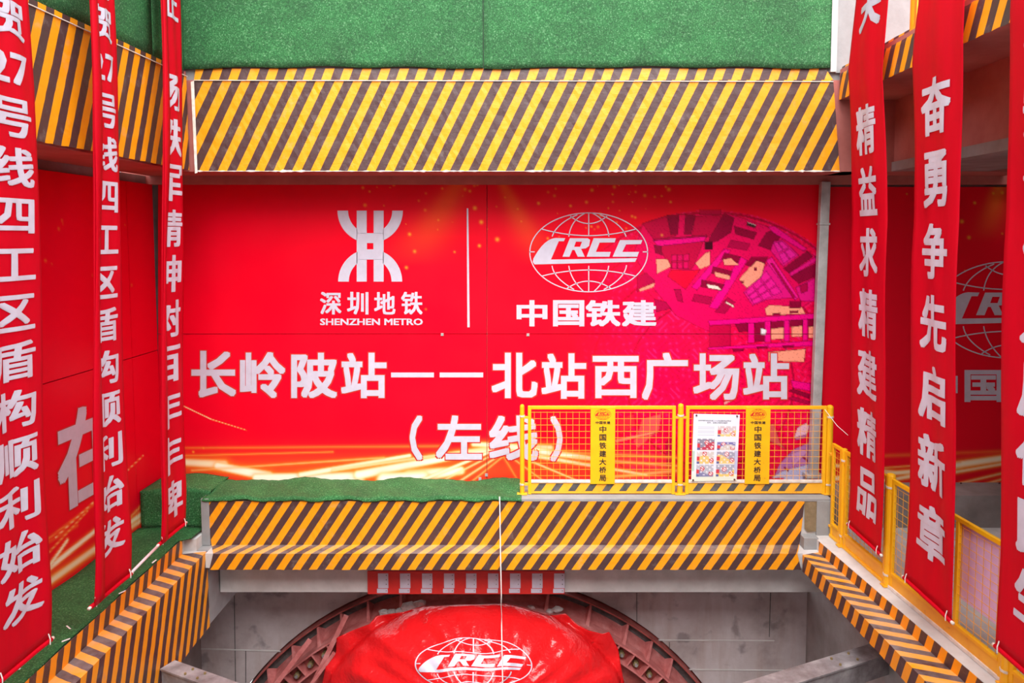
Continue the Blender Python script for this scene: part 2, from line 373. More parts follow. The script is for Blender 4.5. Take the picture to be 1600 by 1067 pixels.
# portal wall with form joints, low side walls, pit floor, light-blocking far side of the pit added behind the camera
m = MB(); cx0, cz0, RP = -.95, -5.4, 4.38
ZB = -9.5
ang = [math.pi * i / 48 for i in range(49)]
arc = [(cx0 + RP * math.cos(a), cz0 + RP * math.sin(a)) for a in ang]
xa, xb, zt = -8.0, 8.0, zat(905, D_W)
pts = [(xb, ZB), (xb, zt), (xa, zt), (xa, ZB), (cx0 - RP, ZB)] + arc[::-1] + [(cx0 + RP, ZB)]
for yy in (D_W, D_W + .8):
    shape2d(m, pts, lambda x, z, yy=yy: (x, yy, z))
for i in range(48):
    a, b = arc[i], arc[i + 1]; m.quad((a[0], D_W, a[1]), (b[0], D_W, b[1]), (b[0], D_W + .8, b[1]), (a[0], D_W + .8, a[1]))
struct(m.build('wall_portal', M['portal']))
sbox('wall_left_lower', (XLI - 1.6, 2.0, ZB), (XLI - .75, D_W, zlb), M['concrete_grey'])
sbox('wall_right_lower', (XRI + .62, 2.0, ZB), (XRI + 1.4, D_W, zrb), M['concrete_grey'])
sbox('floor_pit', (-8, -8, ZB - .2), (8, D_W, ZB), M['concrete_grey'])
sbox('wall_front_light_block', (-9, -3.4, ZB), (9.5, -3, ZC + 5), M['concrete_grey'])  # unseen pit side, added and sized to cut off low sky light
sbox('wall_tunnel', (-5, D_W + 2.4, ZB), (5, D_W + 2.6, zt), M['rubber'])
# formwork joints proud of the portal wall
m = MB()
for (xa_, ya_, xb_, yb_) in [(1026, 1000, 1210, 1001), (1062, 1046, 1300, 1048), (300, 1013, 455, 1018)]:
    m.bar(PYd(xa_, ya_, D_W - .006), PYd(xb_, yb_, D_W - .006), .012, .016)
struct(m.build('trim_2', M['concrete']))
m = MB()
for (xa_, ya_, xb_, yb_) in [(995, 926, 995, 972), (1204, 926, 1202, 995), (366, 925, 368, 1066), (384, 1015, 384, 1066), (1046, 1003, 1046, 1066)]:
    m.bar(PYd(xa_, ya_, D_W - .003), PYd(xb_, yb_, D_W - .003), .010, .008, up=(0, 1, 0))
struct(m.build('trim_3', M['rubber']))
# white ends of the back parapet, bare patch
m = MB(); m.box((xat(1283, D_B), D_B - .02, z_side + .06), (xat(1306, D_B), D_B + .25, z_btop)); m.box((xat(1257, D_B), D_B - .008, z_side + .0), (xat(1283, D_B), D_B + .2, zat(836, D_B)))
m.box((xat(1258, D_B), D_B - .15, z_side + .0), (xat(1281, D_B), D_B, z_side + .16)); struct(m.build('trim_4', M['white_wall'], bevel=.006))
m = MB(); shape2d(m, [(1257, 784), (1281, 783), (1283, 800), (1284, 812), (1281, 830), (1262, 831), (1257, 826)], lambda x, y: PYd(x, y, D_B - .01)); struct(m.build('trim_5', M['brown_patch']))
m = MB(); m.box((xat(306, D_B), D_B - .02, z_side), (xat(319, D_B), D_B + .3, z_btop + .03)); m.box((xat(312, D_B), D_B + .012, z_side), (XLI + .012, D_B + .29, z_btop)); struct(m.build('trim_6', M['white_wall'], bevel=.006))
m = MB(); m.box((xat(808, D_B), D_B - .015, z_btop - .01), (xat(1306, D_B), 10.22, z_btop + .03)); struct(m.build('trim_7', M['white_wall'], bevel=.006))

# ------------------------------------------------------------------ hazard-striped films
def film(name, rows, label, nseg=90, k=.6, period=.22, phase=0, wr=.0025, kseg=None, seam=None, out=None, off0=0):
    """rows: (start, end) 3-D edge pairs from the top fold to the bottom fold; stripes run across all folds"""
    sub = []                                     # subdivide between folds
    for r in range(len(rows) - 1):
        (a, b), (c, d) = rows[r], rows[r + 1]; h = max(1, int((a - c).length / .09))
        for i in range(h): t = i / h; sub.append((a.lerp(c, t), b.lerp(d, t), r, 0 < i))
    sub.append((rows[-1][0], rows[-1][1], len(rows) - 2, True))
    m = MB(); uvs = []; vacc = 0; prev = None; ph = phase
    org = rows[0][0]; dirv = (rows[0][1] - rows[0][0]).normalized()
    for r, (a, b, seg, inner) in enumerate(sub):
        if prev is not None: vacc += (a - prev).length * (kseg[pseg] if kseg else k)
        prev = a; pseg = seg
        for i in range(nseg + 1):
            p = a.lerp(b, i / nseg); u = (p - org).dot(dirv)
            last = r == len(sub) - 1
            q = p + Vector((random.uniform(-1, 1) * wr * .4, random.uniform(-1, 1) * wr, (random.uniform(-1, 1) * (wr * (1.6 if last else .5)))))
            m.v.append(tuple(q)); uvs.append(((u + vacc) / period + phase, vacc))
    N = nseg + 1
    for r in range(len(sub) - 1):
        for i in range(nseg):
            m.f.append((r * N + i, (r + 1) * N + i, (r + 1) * N + i + 1, r * N + i + 1)); m.mi.append(0)
    o = m.build(name, M['film'], smooth=False)
    uvl = o.data.uv_layers.new(name='stripe')
    for l in o.data.loops: uvl.data[l.index].uv = uvs[l.vertex_index]
    so = o.modifiers.new('thick', 'SOLIDIFY'); so.thickness = .003; so.offset = 0
    tag(o, label, 'hazard film'); return o
V = Vector
def fray(parent, fn, n, name='frayed_edge'):
    m = MB(); pts = []
    for i in range(n + 1):
        p, q_ = fn(i / n, random.uniform(.15, 1)); pts += [p, q_]
    m.v = [tuple(p) for p in pts]; m.f = [(2 * i, 2 * i + 1, 2 * i + 3, 2 * i + 2) for i in range(n)]; m.mi = [0] * n
    o = m.build(name, M['white_dirt'], parent); so = o.modifiers.new('thick', 'SOLIDIFY'); so.thickness = .002
# lower back: upper face, ledge, lower face
def row(xa_, xb_, y, D): return (PYd(xa_, y, D), PYd(xb_, y, D))
ef = .012
z1 = z_side + .006
r0 = row(321, 1257, 783, D_B - ef); r1 = (V((xat(321, D_B), D_B - ef, z1)), V((xat(1257, D_B), D_B - ef, z1)))
r2 = (V((xat(323, D_BL), D_BL - ef, z1)), V((xat(1254, D_BL), D_BL - ef, z1))); r3 = row(327, 1252, 890, D_BL - ef)
film('striped_film', [r0, r1, r2, r3], 'yellow and black striped film folded over the ledged beam below the printed board', 150, kseg=[.66, .42, .66], period=.218, phase=.1)
# upper back
r0 = row(306, 1296, 108, D_U + .03); r1 = row(303, 1300, 126, D_U - .01); r2 = row(305, 1312, 267, D_U - .012)
film('striped_film', [row(306, 1290, 107, D_U + .04), row(303, 1302, 125.5, D_U + .03)], 'narrow strip of striped film under the green turf wall, above the wide beam film', 120, k=.36, period=.245, phase=.05)
wf = film('striped_film', [(row(303, 1302, 125, D_U - .01)), row(306, 1312, 267.5, D_U - .012)], 'wide yellow and black striped film on the upper beam above the printed board', 150, k=.5, period=.245, phase=.45, wr=.003)
m = MB(); m.bar(PYd(303, 125.5, D_U - .02), PYd(1302, 127.5, D_U - .02), .012, .009)
tag(m.build('edge_tape', M['white_dirt']), 'thin white tape along the seam of the upper beam film', 'tape')
m = MB(); m.poly([PYd(298, 128, D_U - .03), PYd(303, 126, D_U - .02), PYd(306, 200, D_U - .02), PYd(308.5, 270, D_U - .025), PYd(304.5, 271, D_U - .05)])
o = m.build('tape_flap', M['white_dirt']); so = o.modifiers.new('thick', 'SOLIDIFY'); so.thickness = .004
tag(o, 'loose white flap hanging down the corner of the upper beam film', 'tape')
fray(wf, lambda t, r: (PYd(306 + 1006 * t, 267.2 - 2.4 * r ** 4, D_U - .019), PYd(306 + 1006 * t + random.uniform(-2, 2), 267.5 + 1.8 * r ** 4, D_U - .022)), 170)
# upper left
def lrow(pa, pb, X): return (PXd(*pa, X), PXd(*pb, X))
zt_ = PXd(249, 91, XLU).z; zs_ = PXd(249, 101, XLU).z; zb_ = PXd(249, 257, XLU).z
Y0 = 3.2
def yrow(X, z, ya=Y0, yb=D_U - .03): return (V((X, ya, z)), V((X, yb, z)))
film('striped_film', [yrow(XLU - .02, zt_), yrow(XLU - .015, zs_)], 'narrow strip of striped film under the turf on the side wall', 110, k=.3, period=.235, wr=.004)
film('striped_film', [yrow(XLU + .012, zs_ + .005), yrow(XLU + .012, zb_)], 'striped film on the upper side beam, behind the hanging pair of banners', 110, k=.36, period=.235, phase=.3, wr=.003)
m = MB(); m.bar(V((XLU + .022, Y0, zs_)), V((XLU + .022, D_U - .03, zs_)), .012, .009)
tag(m.build('edge_tape', M['white_dirt']), 'thin white tape along the seam of the side beam film behind banners', 'tape')
# upper right slab edge
zr_s = zr1 - .1
film('striped_film', [yrow(XRU + .02, zr1 + .02, 3.2), yrow(XRU - .0, zr_s, 3.2), yrow(XRU - .012, zr0 - .01, 3.2)], 'narrow striped film on the raised slab edge beside the white column', 110, kseg=[-.35, -.35], period=.235, wr=.003)
# lower left
def lrow2(a0, a1, z, ya, yb, dx): return (V((lx(a0, a1, ya) + dx, ya, z)), V((lx(a0, a1, yb) + dx, yb, z)))
ya, yb = 3.0, 9.6
film('striped_film', [lrow2(XLO, XLO2, Z_L + .02, ya, yb - .1, ef), lrow2(XLO, XLO2, z1, ya, yb - .1, ef), lrow2(XLI, XLI2, z1, ya, yb - .02, ef), lrow2(XLI, XLI2, zlb - .01, ya, yb, ef)],
     'striped film over the deep low beam under the turf ledge and the hanging banners', 110, kseg=[.3, .62, .36], period=.208, wr=.004)
# lower right
def rrow2(a0, a1, z, ya, yb, dx): return (V((lx(a0, a1, ya, 9.5, 7.0) + dx, ya, z)), V((lx(a0, a1, yb, 9.5, 7.0) + dx, yb, z)))
film('striped_film', [rrow2(XRO, XRO2, Z_R + .01, ya, 9.55, -ef), rrow2(XRO, XRO2, z1, ya, 9.55, -ef), rrow2(XRI, XRI2, z1, ya, 9.48, -ef), rrow2(XRI, XRI2, zrb - .01, ya, 9.46, -ef)],
     'striped film stepping over the low beam beside the concrete strip and yellow railing', 110, kseg=[-.35, -.35, -.4], period=.208, wr=.004)

# ------------------------------------------------------------------ turf
def grid(name, P, nu, nv, mat, smooth=True):
    m = MB(); N = nu + 1
    m.v = [tuple(P(i / nu, j / nv)) for j in range(nv + 1) for i in range(N)]
    m.f = [(j * N + i, j * N + i + 1, (j + 1) * N + i + 1, (j + 1) * N + i) for j in range(nv) for i in range(nu)]; m.mi = [0] * len(m.f)
    return m.build(name, mat, smooth=smooth)
def solid(o, t=.01, off=0):
    s = o.modifiers.new('thick', 'SOLIDIFY'); s.thickness = t; s.offset = off; return o
ztop = ZC + 5.0
xs = xat(757, D_U)
def tw(xa_, xb_):
    def f(u, v):
        x = xa_ + (xb_ - xa_) * u
        zb = zat(107 + 3 * math.sin(u * 3.1) * -1 + 1.2 * math.sin(u * 23), D_U)
        return (x, D_U + .015 + .006 * math.sin(x * 5) * math.sin(v * 9), zb + (ztop - zb) * v)
    return f
tag(solid(grid('turf_mat', tw(XLU - .1, xs - .004), 50, 30, M['turf']), .014), 'green artificial turf sheet on the back wall, from the corner to the middle seam', 'turf')
tag(solid(grid('turf_mat', tw(xs + .004, xat(1289, D_U)), 50, 30, M['turf']), .014), 'green artificial turf sheet on the back wall beside the white column', 'turf')
for ya_, yb_, lb in ((9.02, D_U, 'narrow green turf sheet on the side wall in the corner'), (3.0, 9.01, 'long green turf sheet on the side wall above the striped film')):
    tag(solid(grid('turf_mat', lambda u, v: (XLU - .035 + .006 * math.sin(u * 22), ya_ + (yb_ - ya_) * u, zt_ - .01 + (ztop - zt_) * v), 40, 20, M['turf']), .014), lb, 'turf')
# back walkway turf (draped on the parapet top, rises to the board)
xe = xat(812, D_B)
def wt(u, v):
    x = xl0 + .02 + (xe - xl0) * u; y = D_B - .038 + (D_S - .02 - D_B) * v
    z = z_btop + .042 + .016 * math.sin(x * 4.2 + v * 3) * (.3 + v) + .012 * math.sin(x * 9 + v * 7) + .006 * math.sin(x * 17) * (1 - v) + .004 * math.sin(x * 41 + v * 9)
    if v == 0: z -= .03
    return (x, y, z)
tag(solid(grid('turf_mat', wt, 90, 18, M['turf']), .02), 'rumpled green turf lying on the parapet below the printed board', 'turf')
# turf step in the back left corner
xst = xl0 + .02
zst = zat(765, 9.95)
def stp(u, v):
    x = X_L + .02 + (xst - X_L + .02) * u
    if v < .5: y = 9.95 + .01 * math.sin(x * 9); z = Z_L + (zst - Z_L) * v * 2
    else: y = 9.95 + (D_S - .05 - 9.95) * (v - .5) * 2; z = zst + .03 * math.sin(x * 6)
    return (x, y, z)
tag(solid(grid('turf_mat', stp, 16, 20, M['turf']), .02), 'green turf wrapped over the corner step behind the narrow pleated banner', 'turf')
# left gallery turf
def lt(u, v):
    y = 2.6 + (9.9 - 2.6) * u; x0 = X_L + .01; x1 = lx(XLO, XLO2, y) - .012
    x = x0 + (x1 - x0) * v
    if y > 9.5: x = x0 + (xl0 - .03 - x0) * v
    return (x, y, Z_L + .012 + .01 * math.sin(y * 5 + v * 4))
tag(solid(grid('turf_mat', lt, 80, 10, M['turf']), .02), 'green turf strip along the floor below the hanging banners', 'turf')

# ------------------------------------------------------------------ printed artwork (vinyl boards)
lin = lambda c: np.array([(v / 255 / 12.92) if v / 255 <= .04045 else ((v / 255 + .055) / 1.055) ** 2.4 for v in c])
def inpoly(px, py, pts):
    r = np.zeros(px.shape, bool); j = len(pts) - 1
    for i in range(len(pts)):
        xi, yi = pts[i]; xj, yj = pts[j]
        if yi != yj: r ^= ((yi > py) != (yj > py)) & (px < (xj - xi) * (py - yi) / (yj - yi) + xi)
        j = i
    return r
def blend(c, col, a): return c * (1 - a[..., None]) + np.array(col) * a[..., None]
RED = np.array((.84, .001, .018))
def streaks(c, px, py, L):
    for (x0, y0, x1, y1, w0, w1, amp) in L:
        dx, dy = x1 - x0, y1 - y0; l2 = dx * dx + dy * dy
        t = ((px - x0) * dx + (py - y0) * dy) / l2; tc = np.clip(t, 0, 1)
        d = np.hypot(px - x0 - tc * dx, py - y0 - tc * dy); w = w0 + (w1 - w0) * tc
        g = np.exp(-(d / w) ** 2) * amp
        c = blend(c, (.95, .25, .02), np.clip(g * 1.0, 0, 1) * .8); c = blend(c, (1, .62, .12), np.clip(g * 1.5 - .55, 0, 1)); c = blend(c, (1, .93, .72), np.clip(g * 2 - 1.1, 0, 1))
    return c
FLARE = [(286, 722, 350, 726, 8, 10, .9), (340, 728, 420, 744, 7, 9, 1.2), (400, 746, 560, 747, 7, 12, 1.2), (470, 742, 640, 712, 6, 4, 1.0), (560, 742, 790, 697, 9, 5, 1.15), (288, 712, 520, 706, 2, 2, .5),
         (300, 735, 600, 715, 3, 3, .6), (288, 700, 700, 697, 2, 3, .45), (520, 735, 760, 700, 4, 5, .7), (640, 745, 720, 735, 14, 8, 1.1), (600, 750, 660, 748, 14, 14, 1.2),
         (660, 750, 780, 700, 4, 3, .9), (690, 752, 790, 700, 3, 2, .7), (715, 754, 795, 702, 3, 2, .7), (735, 754, 800, 702, 2, 2, .6),
         (740, 694, 860, 700, 6, 7, .85), (800, 700, 940, 718, 9, 4, 1.0), (800, 706, 1010, 742, 6, 3, .8), (790, 704, 900, 750, 4, 2, .7), (785, 704, 850, 752, 3, 2, .6), (860, 706, 1060, 715, 4, 3, .55), (900, 716, 1060, 728, 4, 3, .6), (960, 745, 1060, 735, 5, 5, .6), (780, 702, 810, 752, 3, 2, .5)]
CR = lambda pts, s=3.953, ox=980, oy=290: [(ox + x / s, oy + y / s) for x, y in pts]
SC6 = lambda pts: CR(pts, 2.963, 760, 530)
PK1, PK2, PK3, MAG, DK, DK2, PE = (.50, 0, .045), (.72, 0, .085), (.80, 0, .20), (.72, .004, .19), (.25, 0, .03), (.40, 0, .05), (.93, .30, .20)
def squares(poly, n, col, s=.42):
    (a, b, c_, d) = [np.array(q, float) for q in poly]; out = []
    for i in range(n[0]):
        for j in range(n[1]):
            f = lambda u, v: tuple((a * (1 - u) + b * u) * (1 - v) + (d * (1 - u) + c_ * u) * v)
            u, v = (i + .5) / n[0], (j + .5) / n[1]; hu, hv = s / n[0], s / n[1]
            out.append(([f(u - hu, v - hv), f(u + hu, v - hv), f(u + hu, v + hv), f(u - hu, v + hv)], col))
    return out
CUT = [(CR(p), c) for p, c in [
    ([(95, 235), (250, 185), (600, 165), (860, 250), (1165, 440), (1165, 700), (1000, 800), (500, 900), (300, 800), (150, 620), (40, 420)], PK2),
    ([(95, 235), (250, 185), (300, 310), (170, 340)], PK1), ([(420, 190), (590, 180), (600, 250), (490, 320), (400, 310)], PK1),
    ([(450, 150), (580, 150), (580, 180), (450, 180)], DK2), ([(245, 185), (320, 180), (312, 300), (270, 300)], DK), ([(360, 180), (420, 185), (395, 300), (352, 300)], DK),
    ([(160, 338), (490, 312), (475, 345), (190, 375)], PK3), ([(165, 330), (490, 305), (490, 314), (168, 340)], DK2), ([(190, 375), (470, 345), (415, 490), (390, 520), (270, 510)], PK1),
    ([(270, 520), (400, 525), (450, 520), (360, 640), (250, 560)], (.78, 0, .03)),
    ([(600, 170), (660, 200), (640, 290), (560, 340), (500, 360), (510, 320)], DK), ([(660, 250), (800, 290), (780, 330), (670, 300)], DK), ([(740, 228), (795, 245), (790, 262), (738, 245)], (.05, .02, .02)), ([(742, 224), (797, 241), (796, 247), (742, 230)], (.8, .5, .5)),
    ([(640, 335), (760, 360), (740, 400), (620, 380)], DK2), ([(860, 290), (900, 275), (950, 310), (890, 400), (810, 370)], DK), ([(870, 255), (910, 250), (1110, 390), (1090, 405), (900, 290)], PK3),
    ([(905, 345), (960, 335), (1060, 430), (965, 500), (885, 400)], MAG), ([(965, 512), (1110, 405), (1145, 440), (1000, 540)], DK), ([(1010, 560), (1165, 480), (1165, 560), (1060, 605)], DK), ([(1000, 540), (1165, 440), (1172, 465), (1012, 560)], MAG),
    ([(720, 660), (840, 520), (870, 480), (1045, 690), (860, 705), (775, 740)], MAG), ([(858, 465), (892, 440), (1060, 690), (1035, 705)], (.80, .006, .24)), ([(885, 480), (900, 480), (1040, 690), (1025, 695)], DK2), ([(1040, 630), (1160, 570), (1160, 715), (1070, 712)], MAG), ([(1065, 620), (1115, 600), (1115, 650), (1075, 665)], DK2),
    ([(690, 580), (760, 500), (800, 460), (850, 480), (830, 560), (740, 632)], PE), ([(730, 490), (770, 440), (870, 440), (850, 480), (800, 462), (765, 500)], DK), ([(785, 505), (800, 505), (800, 525), (785, 525)], DK), ([(705, 590), (720, 590), (720, 600), (705, 600)], DK),
    ([(420, 480), (480, 420), (512, 405), (512, 490), (450, 515)], PE), ([(480, 345), (525, 345), (525, 395), (480, 395)], (.06, 0, .01)),
    ([(600, 390), (640, 400), (430, 645), (398, 625)], PK3), ([(700, 440), (742, 462), (555, 765), (505, 750)], PK3),
    ([(600, 415), (700, 440), (680, 490), (580, 455)], DK), ([(530, 500), (650, 530), (632, 575), (520, 540)], DK), ([(460, 580), (600, 612), (580, 650), (455, 625)], DK), ([(415, 670), (525, 690), (510, 735), (400, 712)], DK2),
    ([(592, 455), (640, 448), (690, 490), (600, 492)], PE), ([(540, 532), (632, 555), (632, 582), (545, 562)], PE), ([(490, 608), (560, 620), (582, 645), (500, 632)], (1, .65, .55)),
    ([(620, 690), (665, 720), (600, 790), (540, 780)], DK2), ([(610, 715), (660, 742), (655, 752), (606, 724)], (.85, .6, .5)),
    ([(180, 452), (250, 455), (270, 500), (182, 545)], PE), ([(60, 560), (120, 540), (172, 590), (60, 660)], DK2), ([(70, 640), (170, 600), (165, 625), (80, 655)], PE), ([(170, 700), (240, 720), (270, 760), (180, 780)], DK2), ([(290, 640), (330, 640), (345, 720), (310, 710)], DK2), ([(165, 365), (210, 375), (215, 430), (175, 415)], DK),
    ([(500, 835), (1160, 790), (1160, 828), (510, 862)], PK3), ([(500, 1000), (1150, 958), (1150, 990), (500, 1012)], PK3), ([(510, 865), (640, 860), (640, 990), (510, 998)], PK1),
    ([(665, 855), (745, 848), (745, 900), (690, 905)], DK), ([(785, 848), (860, 842), (855, 960), (790, 965)], DK), ([(885, 840), (970, 835), (970, 880), (890, 885)], DK), ([(1000, 832), (1085, 828), (1085, 870), (1000, 872)], DK), ([(1115, 825), (1160, 822), (1160, 870), (1115, 870)], DK),
    ([(890, 885), (965, 875), (965, 945), (890, 950)], PE), ([(1015, 872), (1080, 865), (1082, 930), (1015, 935)], PE), ([(1120, 872), (1155, 868), (1155, 940), (1120, 940)], PE),
    ([(745, 850), (785, 848), (785, 970), (745, 970)], PK3), ([(850, 840), (885, 838), (885, 965), (850, 968)], PK3), ([(970, 835), (1002, 832), (1002, 960), (970, 962)], PK3), ([(1085, 828), (1115, 826), (1115, 955), (1085, 958)], PK3),
    ([(825, 880), (860, 890), (855, 920), (825, 920)], (.8, .7, .75)), ([(850, 760), (880, 738), (1080, 750), (1100, 792), (860, 800)], PE), ([(1005, 715), (1075, 715), (1070, 755), (1000, 755)], DK), ([(900, 790), (945, 786), (945, 800), (900, 802)], DK), ([(1005, 775), (1055, 772), (1055, 785), (1005, 788)], DK),
    ([(650, 1010), (720, 1008), (715, 1022), (655, 1024)], DK), ([(800, 995), (870, 992), (865, 1006), (805, 1008)], DK), ([(960, 990), (1030, 986), (1025, 1000), (965, 1002)], DK), ([(870, 1028), (1100, 1010), (1092, 1080), (870, 1085)], PE), ([(1050, 1015), (1070, 1015), (1070, 1030), (1050, 1030)], DK)]]
CUT += squares(CR([(270, 425), (385, 420), (380, 515), (275, 515)]), (3, 2), (.64, 0, .09)) + squares(CR([(900, 350), (955, 340), (1050, 430), (965, 490)]), (2, 2), (.76, .01, .28)) + squares(CR([(730, 660), (860, 520), (960, 660), (780, 735)]), (3, 3), (.78, .008, .26))
CUT += [(SC6(p), c) for p, c in [
    ([(1310, 60), (1478, 45), (1470, 105), (1310, 100)], PE), ([(1400, 240), (1420, 230), (1500, 255), (1495, 275)], DK), ([(1390, 275), (1420, 265), (1500, 290), (1490, 302)], DK2), ([(1410, 190), (1500, 205), (1500, 240), (1420, 225)], PK3), ([(1100, 290), (1160, 270), (1100, 305)], (.8, .3, .3)),
    ([(610, 375), (680, 345), (690, 400), (620, 440)], (.62, .03, .05)), ([(720, 370), (810, 345), (800, 420), (700, 505), (680, 470), (700, 440)], (.68, .10, .10)), ([(590, 465), (760, 430), (800, 430), (600, 480)], (.85, .35, .2)), ([(830, 480), (870, 430), (870, 640), (840, 640)], DK2),
    ([(1300, 400), (1330, 390), (1360, 480), (1390, 510), (1310, 470)], (.55, .12, .12)), ([(1330, 640), (1360, 572), (1420, 512), (1492, 478), (1492, 580), (1410, 605), (1380, 640)], (.30, .20, .52)), ([(1410, 530), (1470, 510), (1490, 520), (1420, 590)], (.42, .32, .62)),
    ([(1365, 612), (1492, 578), (1492, 655), (1300, 655)], (.35, .60, .86)), ([(1300, 645), (1380, 640), (1370, 655), (1300, 655)], (.75, .05, .08)), ([(1424, 456), (1440, 410), (1478, 388), (1496, 400), (1482, 448), (1440, 466)], (.72, .58, .74)), ([(1424, 456), (1482, 440), (1478, 455), (1436, 468)], (.30, .15, .40)),
    ([(1465, 540), (1490, 560), (1488, 568), (1462, 548)], (.08, .02, .1)), ([(1380, 590), (1400, 605), (1396, 612), (1378, 598)], (.08, .02, .1))]]
SPECK = [(rng.uniform(560, 1050), 288 + abs(rng.normal(0, 60)), rng.uniform(.6, 2.3), rng.uniform(.4, 1)) for _ in range(70)] + [(302, 706, 1.5, 1), (318, 700, 1.2, .8), (640, 366, 2.2, 1), (635, 418, 2, .9), (752, 347, 2.5, 1), (777, 374, 2.6, 1), (749, 384, 2, 1), (742, 325, 2.6, 1), (1045, 296, 2.5, 1), (925, 297, 2.2, 1), (938, 335, 2.2, .9)]
def art(px, py):
    c = np.zeros(px.shape + (3,)) + RED
    wob = .5 + .5 * np.sin(px * .012 + py * .02) * np.sin(px * .023 - py * .011)
    c *= (.94 + .08 * wob)[..., None]
    g = np.exp(-((py - 735) / 26) ** 2) * np.clip(1.15 - abs(px - 560) / 700, 0, 1); c = blend(c, (.90, .12, .015), g * .55)
    for (x0, w0, x1, w1) in ((715, 14, 640, 45), (785, 8, 850, 30)):           # printed light shafts from the top edge
        t = np.clip((py - 286) / 130, 0, 1); xx = x0 + (x1 - x0) * t; ww = w0 + (w1 - w0) * t
        c = blend(c, (.88, .20, .02), np.exp(-((px - xx) / ww) ** 2) * (1 - t) * .45)
    # tunnelling machine face, faded in from the left
    al = np.clip((px - 890) / 130, 0, 1) * np.clip((py - 300) / 40, .6, 1)
    al = np.where(py > 640, al * .75, al)
    base = c.copy()
    r = np.hypot(px - 1110, py - 600); disc = (r < 272)
    c = np.where(disc[..., None], blend(c, (.74, 0, .07), np.full(px.shape, .75)), c)
    nz = np.sin(px * .35 + np.sin(py * .21) * 2) * np.sin(py * .31 + np.sin(px * .17) * 2)
    c = np.where((disc & (nz > .55))[..., None], c * .78, c); c = np.where((disc & (nz < -.7))[..., None], blend(c, (.8, .02, .22), np.full(px.shape, .4)), c)
    for rr in (268, 236, 188, 130): c = np.where((abs(r - rr) < 1.6)[..., None], c * .55, c)
    for pts, col in CUT:
        k = inpoly(px, py, pts); c[k] = col
        for (ax, ay), (bx_, by) in zip(pts, pts[1:] + pts[:1]):
            l2 = (bx_ - ax) ** 2 + (by - ay) ** 2 + 1e-9; t = np.clip(((px - ax) * (bx_ - ax) + (py - ay) * (by - ay)) / l2, 0, 1)
            e = np.hypot(px - ax - t * (bx_ - ax), py - ay - t * (by - ay)) < .75; c[e] = c[e] * .62
    dn = np.sin(px * 1.1 + 2 * np.sin(py * .37)) * np.sin(py * 1.3 + 2 * np.sin(px * .29)); c = np.where((disc & (dn > .8))[..., None], c * .7, c)
    c = base * (1 - al[..., None]) + c * al[..., None]
    k = (np.hypot(px - 1110, py - 600) > 290) & (px < 1230) & (py < 560); c[k] = base[k]
    c = streaks(c, px, py, FLARE + [(288, 635, 330, 655, .8, .8, .9), (330, 655, 385, 672, .8, .5, .7)])
    for x, y, s, a in SPECK: c = blend(c, (.92, .38, .03), np.exp(-(np.hypot(px - x, py - y) / s) ** 2) * a * .9)
    return c
FLARE_R = [(1284, 725, 1420, 740, 5, 4, .8), (1300, 748, 1500, 730, 6, 4, .9), (1380, 752, 1575, 715, 5, 5, .8), (1480, 728, 1640, 706, 7, 7, 1.0), (1490, 738, 1640, 712, 4, 4, .8), (1500, 755, 1640, 722, 3, 3, .7), (1540, 756, 1640, 728, 3, 3, .7), (1330, 735, 1500, 722, 2, 2, .6), (1284, 716, 1640, 702, 3, 3, .4)]
def art_r(px, py):
    c = np.zeros(px.shape + (3,)) + RED * .97
    t = np.clip((py - 288) / 90, 0, 1); c = blend(c, (.85, .25, .02), np.exp(-((px - 1562 + t * 22) / (10 + 14 * t)) ** 2) * (1 - t) * .7)
    c = streaks(c, px, py, FLARE_R)
    for x, y, s in ((1523, 317, 2), (1503, 346, 2.6), (1514, 371, 2.4), (1566, 301, 2.2), (1552, 302, 1.6), (1566, 365, 1.2), (1508, 423, 1.2), (1417, 303, 1.2)): c = blend(c, (.92, .42, .03), np.exp(-(np.hypot(px - x, py - y) / s) ** 2) * .9)
    return c
def raster(name, pxr, pyr, step, fn3, fnc, parent=None, depth=(0, .03, 0)):
    nx = max(2, int(abs(pxr[1] - pxr[0]) / step) + 1); ny = max(2, int(abs(pyr[1] - pyr[0]) / step) + 1)
    gx, gy = np.meshgrid(np.linspace(*pxr, nx), np.linspace(*pyr, ny)); col = np.clip(fnc(gx, gy), 0, 1)
    vs = [tuple(fn3(x, y)) for x, y in zip(gx.ravel(), gy.ravel())]
    fs = [(j * nx + i, (j + 1) * nx + i, (j + 1) * nx + i + 1, j * nx + i + 1) for j in range(ny - 1) for i in range(nx - 1)]
    nv = len(vs); d = Vector(depth)                     # board thickness: a back face and four edges
    cs = [0, nx - 1, ny * nx - 1, (ny - 1) * nx]
    vs += [tuple(Vector(vs[i]) + d) for i in cs]
    top = list(range(nx)); rt = [j * nx + nx - 1 for j in range(ny)]; bt = [(ny - 1) * nx + i for i in range(nx)][::-1]; lf = [j * nx for j in range(ny)][::-1]
    for k, e in enumerate((top, rt, bt, lf)): fs.append(tuple(e) + (nv + (k + 1) % 4, nv + k))
    fs.append((nv, nv + 1, nv + 2, nv + 3))
    me = bpy.data.meshes.new(name); me.from_pydata(vs, [], fs); me.materials.append(M['print'])
    a = me.color_attributes.new('print', 'FLOAT_COLOR', 'POINT')
    c4 = np.ones((len(vs), 4), np.float32); c4[:nv, :3] = col.reshape(-1, 3); c4[nv:, :3] = RED; a.data.foreach_set('color', c4.ravel())
    o = bpy.data.objects.new(name, me); COL.objects.link(o); o.parent = parent; return o
def on(D, off=.006): return lambda x, y: PYd(x, y, D - off)
